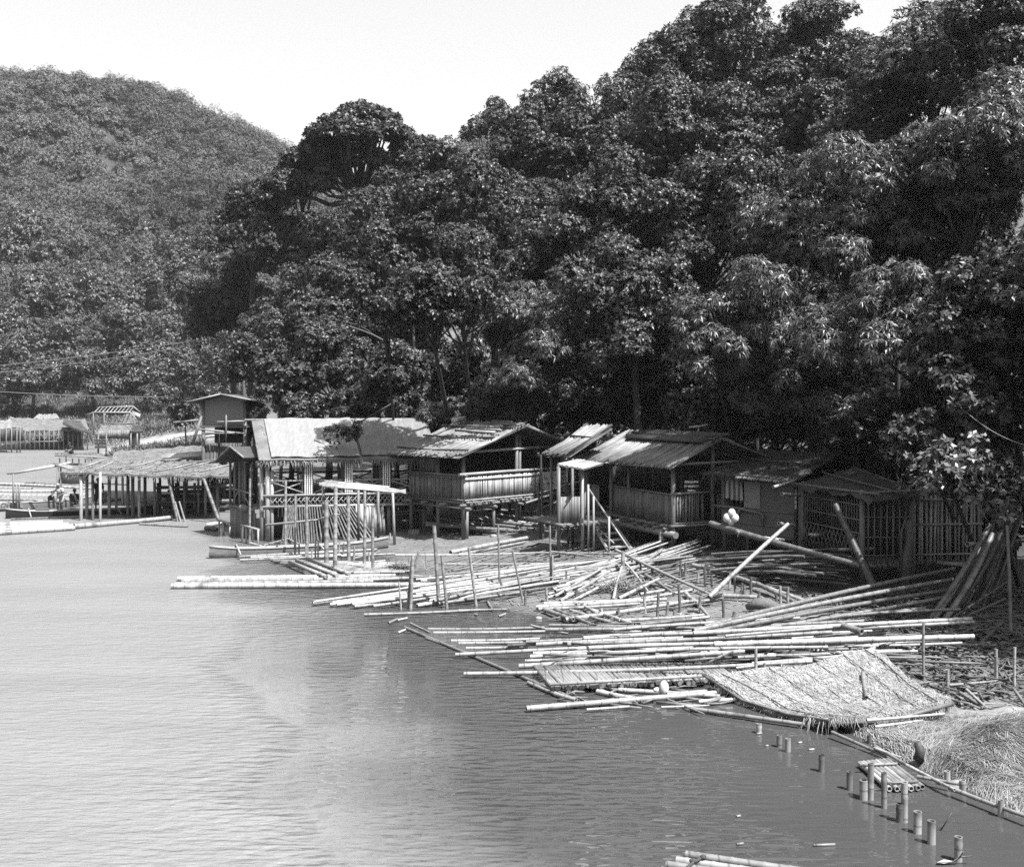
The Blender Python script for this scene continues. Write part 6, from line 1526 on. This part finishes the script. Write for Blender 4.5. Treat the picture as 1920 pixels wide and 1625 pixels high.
for a, b, m in [((1840, 1140), (1925, 1205), 'bamboo_grey'), ((1846, 1138), (1925, 1185), 'bamboo_grey'), ((1895, 1195), (1888, 985), 'bamboo_grey'), ((1780, 1162), (1895, 1085), 'bamboo_dark'), ((1828, 1215), (1880, 1165), 'bamboo_dark'), ((1760, 1180), (1885, 1122), 'bamboo_dark')]:
    p = gp(*a); pole(p, at(*b, p.y + .8), .045, 'thin dark pole slanting behind the foot of the leaning bundle', 'thin poles behind the leaning bundle', m, name='thin_pole', cat='thin pole')
def bank_rail():
    t = thing('stake_rail', 'low rail of thick poles between short stakes on the mud below the dark huts', 'rail', gp(1400, 1110))
    for a, b in [((1300, 1072), (1420, 1100)), ((1330, 1076), (1510, 1142)), ((1420, 1108), (1500, 1148))]:
        one(pole_mesh_world(gp(*a) + Vector((0, 0, .22)), gp(*b) + Vector((0, 0, .22)), .07), 'rail', 'bamboo', t)
bank_rail()
KG = 'short stakes on the mud below the dark huts'
for x, y0, y1 in [(1275, 1050, 1085), (1281, 1066, 1090), (1285, 1054, 1090), (1308, 1074, 1094), (1322, 1063, 1100), (1335, 1078, 1102), (1367, 1074, 1106), (1379, 1076, 1118), (1391, 1092, 1120), (1396, 1096, 1122), (1408, 1082, 1122), (1422, 1110, 1130), (1464, 1098, 1142), (1477, 1100, 1140), (1456, 1114, 1138), (1496, 1120, 1136), (1357, 1124, 1158), (1374, 1146, 1160), (1402, 1146, 1160), (1310, 1118, 1150), (1275, 1096, 1148), (1250, 1128, 1156), (1263, 1145, 1160), (1232, 1110, 1165), (1208, 1104, 1130), (1080, 1104, 1122), (1026, 1100, 1130), (985, 1105, 1135), (1130, 1140, 1158), (1160, 1138, 1158), (1210, 1118, 1150), (1190, 1080, 1100)]:
    stake(x, y0, y1, .042, 'short upright stake among those on the mud below the dark huts', KG, random.choice(['bamboo', 'bamboo_grey']), lean=U(-3, 3))
MG = 'poles lying on the mud between the two piles'
for a, b in [((1005, 1146), (1220, 1136)), ((1010, 1150), (1200, 1142)), ((1060, 1170), (1290, 1138)), ((1040, 1150), (1110, 1182)), ((1070, 1152), (1160, 1182)), ((1020, 1150), (1075, 1172)), ((1110, 1152), (1190, 1182)), ((1160, 1172), (1320, 1164)), ((1200, 1178), (1330, 1168)), ((1300, 1130), (1330, 1168)), ((1285, 1118), (1305, 1140)), ((1020, 1140), (1250, 1134)), ((1085, 1138), (1122, 1162)), ((1330, 1124), (1420, 1130)), ((1290, 1152), (1310, 1155)), ((1216, 1140), (1330, 1136))]:
    pole(gp(*a) + Vector((0, 0, .12)), gp(*b) + Vector((0, 0, .16)), U(.05, .075), 'pale pole lying on the mud between the long heap and the foreground pile', MG)
def sack():
    c = gp(1425, 1148); b = MB()
    b.tube([c + Vector((-.35, .1, .12)), c + Vector((-.1, 0, .24)), c + Vector((.2, -.02, .22)), c + Vector((.5, .02, .10)), c + Vector((.62, .05, .04))], [.10, .2, .24, .18, .06], 9, flat=.8)
    b.solo('sack', M['woven'], c, 'dark slumped sack lying on the mud above the foreground pile', 'sack')
    for x, y, s in [(1300, 1158, .12), (795, 985, .22), (1010, 1160, .08), (855, 1010, .1), (925, 1006, .12), (1255, 1062, .18), (1275, 1070, .15), (1180, 1058, .2)]:
        c = gp(x, y); b = MB(); ball(b, c + Vector((0, 0, s * .2)), (s * 1.3, s, s * .7), 8, 6); b.solo('stone', M['stone'], c, 'small pale stone lying on the mud bank', 'stone', 'stones on the mud bank')
    for x, y in [(745, 1008), (1345, 1152)]:
        c = gp(x, y); b = MB()
sack()
def litter():
    """small straw and chip litter over the bare mud"""
    rg = np.random.default_rng(8); n = 5200
    px = rg.uniform(640, 1500, n); py = rg.uniform(985, 1175, n)
    Y = (CAM_H - .35) * F_PX / (py - HOR); X = (px - CX) / F_PX * Y
    d = shore_dist(X, Y); k = (d > .2) & (d < 14); X, Y = X[k], Y[k]; n = len(X); Z = height(X, Y) + .012
    th = rg.uniform(0, 6.28, n); L = rg.uniform(.05, .28, n); w = rg.uniform(.008, .02, n)
    d = np.stack([np.cos(th) * L, np.sin(th) * L, np.abs(rg.normal(size=n)) * .015], 1); s = np.stack([-np.sin(th) * w, np.cos(th) * w, np.zeros(n)], 1); c = np.stack([X, Y, Z], 1)
    v = np.stack([c - s, c + s, c + d + s, c + d - s], 1).reshape(-1, 3)
    o = npmesh('litter', v, np.arange(len(v)).reshape(-1, 4), M['straw']); tag(o, 'bits of straw and bamboo strewn over the bare mud', 'litter', kind='stuff')
litter()

# ------------------------------------------------------------------ cables
def cable(pts, r, label, m='cable'):
    b = MB(); a, c = pts[0], pts[-1]; P = [a.lerp(c, i / 16) - Vector((0, 0, pts[1] * 4 * (i / 16) * (1 - i / 16))) for i in range(17)]
    b.tube(P, r, 5); b.solo('cable', M[m], a, label, 'cable')
cable((at(-60, 690, 110), 0.3, at(440, 626, 100)), .030, 'topmost thin cable strung before the hill trees at left', 'cable_grey')
cable((at(-60, 704, 108), 0.3, at(440, 634, 100)), .030, 'second thin cable just below the topmost one at left', 'cable_grey')
cable((at(-60, 730, 105), 0.2, at(330, 744, 100)), .030, 'lowest thin cable strung above the far sheds at left', 'cable_grey')
cable((at(1780, 742, 29), 0.25, at(1940, 838, 27)), .010, 'thin cable sagging before the dark trees at the right edge', 'cable_grey')

# ------------------------------------------------------------------ people
POSES = {
 'stand': dict(pel=(0, 0, .92), ch=(0, .02, 1.28), nk=(0, .03, 1.46), hd=(0, .05, 1.62), sh=(.19, .01, 1.40), el=(.25, .02, 1.12), wr=(.24, .16, .90), hip=(.09, 0, .88), kn=(.11, .05, .48), an=(.11, -.02, .08)),
 'bend': dict(pel=(0, -.08, .88), ch=(0, .10, 1.20), nk=(0, .18, 1.36), hd=(0, .24, 1.51), sh=(.19, .12, 1.31), el=(.33, .20, 1.08), wr=(.22, .40, .96), hip=(.09, -.08, .84), kn=(.15, .10, .48), an=(.13, -.02, .08)),
 'sit': dict(pel=(0, 0, .14), ch=(0, .08, .50), nk=(0, .14, .66), hd=(0, .20, .81), sh=(.18, .10, .60), el=(.25, .26, .38), wr=(.12, .44, .36), hip=(.10, .04, .13), kn=(.16, .40, .36), an=(.12, .56, .07)),
}
def person(loc, yaw, pose, shirt, shorts, label, scale=1.0, hat=None, mshort='shorts_dark'):
    J = POSES[pose]; t = thing('person', label, 'person', loc); rot = Matrix.Rotation(yaw, 3, 'Z')
    def W(p): return Vector(loc) + rot @ (Vector(p) * scale)
    me = bpy.data.meshes.new('body'); v, e, r = [], [], []
    def add(p, rad, par):
        v.append(W(p) - Vector(loc)); r.append(rad * scale)
        if par is not None: e.append((par, len(v) - 1))
        return len(v) - 1
    pel = add(J['pel'], .125, None); wa = add(tuple((a + b) / 2 for a, b in zip(J['pel'], J['ch'])), .115, pel); ch = add(J['ch'], .135, wa); nk = add(J['nk'], .055, ch)
    h = Vector(J['hd']); jaw = add(h + Vector((0, .02, -.07)), .062, nk); hd = add(h, .088, jaw); add(h + Vector((0, -.01, .075)), .06, hd)
    for s in (-1, 1):
        def m(p): return Vector((p[0] * s, p[1], p[2]))
        sh = add(m(J['sh']), .062, ch); el = add(m(J['el']), .042, sh); wr = add(m(J['wr']), .028, el)
        dr = (m(J['wr']) - m(J['el'])).normalized(); pa = add(m(J['wr']) + dr * .06, .030, wr)
        sd = Vector((0, 0, 1)).cross(dr).normalized() if abs(dr.z) < .9 else Vector((1, 0, 0))
        for k in range(4):
            f0 = m(J['wr']) + dr * .10 + sd * (.024 * (k - 1.5)); f1 = f0 + dr * (.035, .045, .042, .03)[k] + Vector((0, 0, -.012)); a = add(f0, .0095, pa); add(f1, .008, a)
        th = m(J['wr']) + dr * .05 - sd * .045; a = add(th, .011, wr); add(th + dr * .03 - sd * .008, .009, a)
        hp = add(m(J['hip']), .088, pel); kn = add(m(J['kn']), .058, hp); an = add(m(J['an']), .038, kn); fo = (m(J['kn']) - m(J['hip'])); fd = Vector((0, 1, 0))
        a = add(m(J['an']) + fd * .07 + Vector((0, 0, -.035)), .034, an); add(m(J['an']) + fd * .16 + Vector((0, 0, -.045)), .024, a)
    me.from_pydata(v, e, []); me.materials.append(M['skin']); o = bpy.data.objects.new('body', me); COL.objects.link(o); o.parent = t
    sk = o.modifiers.new('skin', 'SKIN'); sk.use_smooth_shade = True
    for i, d in enumerate(me.skin_vertices[0].data): d.radius = (r[i], r[i]); d.use_root = (i == 0)
    o.modifiers.new('sub', 'SUBSURF').levels = 1; o.modifiers['sub'].render_levels = 1
    # face, ears, hair
    b = MB(); b.tube([W(h + Vector((0, .085, .0))), W(h + Vector((0, .112, -.03)))], [.012 * scale, .018 * scale], 6); one(b, 'nose', 'skin', o)
    b = MB()
    for s in (-1, 1): ball(b, W(h + Vector((.034 * s, .083, .012))), .011 * scale, 6, 4)
    b.tube([W(h + Vector((-.028, .08, -.062))), W(h + Vector((0, .092, -.066))), W(h + Vector((.028, .08, -.062)))], .006 * scale, 4); one(b, 'face_features', 'hair', o)
    b = MB()
    for s in (-1, 1): ball(b, W(h + Vector((.092 * s, -.005, -.005))), (.014 * scale, .026 * scale, .034 * scale), 6, 5)
    one(b, 'ears', 'skin', o)
    b = MB(); ball(b, W(h + Vector((0, -.022, .045))), tuple(q * scale for q in (.100, .108, .092)), 12, 8); one(b, 'hair' if not hat else 'hat', 'hair' if not hat else hat, t)
    # clothes
    b = MB(); P0 = Vector(J['pel']); C0 = Vector(J['ch']); N0 = Vector(J['nk'])
    b.tube([W(P0 + Vector((0, 0, -.02))), W(P0.lerp(C0, .5)), W(C0), W(C0.lerp(N0, .6)), W(N0 + Vector((0, 0, -.015)))], [q * scale for q in (.170, .160, .185, .150, .075)], 12, flat=.78)
    for s in (-1, 1):
        a, c = Vector(J['sh']), Vector(J['el']); a.x *= s; c.x *= s; b.tube([W(C0.lerp(N0, .45)), W(a), W(a.lerp(c, .75))], [q * scale for q in (.10, .092, .070)], 9)
    one(b, 'shirt', shirt, t)
    b = MB(); b.tube([W(P0 + Vector((0, 0, -.08 if pose != 'sit' else -.05))), W(P0 + Vector((0, 0, .06)))], [.165 * scale, .172 * scale], 12, flat=.8)
    for s in (-1, 1):
        a, c = Vector(J['hip']), Vector(J['kn']); a.x *= s; c.x *= s; b.tube([W(a + Vector((0, 0, .03))), W(a.lerp(c, .5)), W(a.lerp(c, .92))], [q * scale for q in (.112, .100, .092)], 9)
    one(b, 'shorts', shorts, t)
    return t
p = onz(93, 946, .18); person((p.x, p.y, .18), math.radians(-80), 'sit', 'shirt_black', 'shorts_dark', 'small person in black sitting on the raft left of the pale shirted one', .82)
p = onz(113, 959, .12); person((p.x, p.y, .12), math.radians(170), 'bend', 'shirt_white', 'shorts_grey', 'person in a pale shirt, shorts and cap stooping between two seated people', .92, hat='shorts_grey')
p = onz(139, 948, .18); person((p.x, p.y, .18), math.radians(15), 'sit', 'shirt_black', 'shorts_dark', 'person in a black shirt sitting with back turned, right of the stooping one', 1.0)
p = at(184, 958, 55.6); person((p.x, p.y, p.z), math.radians(200), 'stand', 'shirt_black', 'shorts_dark', 'dark figure standing among the posts under the long thatched shed', 1.0)
p = at(134, 852, 98.6); person((p.x, p.y, p.z), math.radians(160), 'sit', 'shirt_black', 'shorts_dark', 'tiny dark figure sitting on the low platform far left', 1.25)
p = SH(1.55, 1.1, 1.57); person((p.x, p.y, p.z), math.radians(190), 'stand', 'stripes', 'shorts_dark', 'person in a boldly striped shirt standing inside the dark stair hut', 1.0, hat='shorts_dark')
def dark_tarp():
    c = onz(137, 906, .0); t = thing('covered_heap', 'rounded black covered heap on the raft poles at left of the shed posts', 'heap', c)
    b = MB(); ball(b, (c.x, c.y, .15), (1.0, .9, .95), 12, 8); one(b, 'cover', 'shirt_black', t)
dark_tarp()
# wet footing rail poles near the pavilion and the banner hut
for a, b in [((792, 935), (770, 960)), ((700, 962), (800, 955)), ((690, 968), (780, 962))]:
    pole(at(*a, 47.4), at(*b, 47.0), .05, 'pole lying between the pavilion and the banner hut', 'poles between the pavilion and the banner hut', 'bamboo_grey')
for a, b, Y0, Y1 in [((985, 943), (1062, 918), 45, 47.5), ((1000, 960), (1070, 930), 44.6, 47), ((1120, 893), (1010, 925), 48, 46)]:
    pole(at(*a, Y0), at(*b, Y1), .055, 'pale rail pole rising between the banner hut and the stair hut', 'rail poles between the two balcony huts', name='rail_pole', cat='rail pole')
for x, y0, y1, Y in [(1014, 852, 992, 43.2), (1010, 905, 992, 43.4), (1062, 875, 960, 41.5), (1046, 930, 985, 44.5)]:
    q = at(x + 4, y1, Y); pole(Vector((q.x, q.y, gz(q.x, q.y) - .3)), at(x, y0, Y), .055, 'tall dark post between the banner hut and the porch', 'posts between the banner hut and the porch', 'bamboo_dark', name='bamboo_post', cat='post')
for i in range(8):
    a = gp(1035 + U(-10, 40), 985 + U(-4, 30)); b = at(1040 + U(0, 60), 940 + U(-15, 20), a.y + .6)
    pole(a, b, .045, 'short pole leaning in the dark under the porch', 'poles leaning under the porch', 'bamboo_grey', n=6, name='prop_pole', cat='prop pole')

# ------------------------------------------------------------------ uncountable scraps
def scraps():
    """thin split canes, broken ends and sticks that fill the heaps"""
    b = MB()
    def cane(p, q, r): b.tube([p, p.lerp(q, .5) + Vector((0, 0, U(-.03, .04))), q], [r, r, r * .7], 5)
    for i in range(150):
        x = U(800, 1240); y = U(1062, 1138) - (x - 800) * .07; L = U(60, 210); p = gp(x, y); q = gp(x + L, y - L * U(.05, .30)); cane(p + Vector((0, 0, U(.03, .25))), q + Vector((0, 0, U(.05, .35))), U(.012, .035))
    for i in range(90):
        x = U(1010, 1700); y = U(1170, 1240); L = U(60, 260); cane(onz(x, y, U(.1, .4)), onz(x + L, y - L * U(-.05, .12), U(.2, .6)), U(.012, .035))
    for i in range(60):
        x = U(1010, 1330); y = U(1090, 1170); L = U(20, 80); a = U(-.5, .5); p = gp(x, y); q = gp(x + L, y + L * a * .5); cane(p + Vector((0, 0, .04)), q + Vector((0, 0, U(.03, .2))), U(.012, .03))
    for i in range(50):
        x = U(1040, 1330); y = U(1284, 1322); L = U(15, 80); cane(onz(x, y, .04), onz(x + L, y + U(-10, 10), .06), U(.01, .03))
    for i in range(70):
        x = U(1660, 1920); y = U(1225, 1345); L = U(20, 90); cane(onz(x, y, U(.1, .25)), onz(x + L, y + U(-25, 25), U(.1, .3)), U(.01, .03))
    o = b.build('bamboo_scraps', M['bamboo_grey']); tag(o, 'thin split canes and broken bamboo scraps strewn through the pole heaps', 'bamboo scraps', kind='stuff')
    b = MB()
    for i in range(900):
        x, y = U(8.6, 15), U(21, 30); z = gz(x, y); L = U(.1, .9); a = U(0, 6.28); r = U(.006, .03)
        p = Vector((x, y, z + U(.01, .15))); b.tube([p, p + Vector((math.cos(a) * L, math.sin(a) * L, U(-.03, .12)))], r, 4)
    rg = np.random.default_rng(6); n = 2600; X = rg.uniform(8.4, 15, n); Y = rg.uniform(20.5, 31, n); c = np.stack([X, Y, height(X, Y) + .03], 1)
    v = leaves(c, np.tile([0, 0, 1.0], (n, 1)), 4, .22, .09, .1, rg, elev=(-.1, .5)); b.add([tuple(q) for q in v], [[4 * k, 4 * k + 1, 4 * k + 2, 4 * k + 3] for k in range(len(v) // 4)])
    o = b.build('bank_debris', M['wood']); tag(o, 'sticks, dead leaves and rubbish strewn over the shaded bank at right', 'debris', kind='stuff')
scraps()
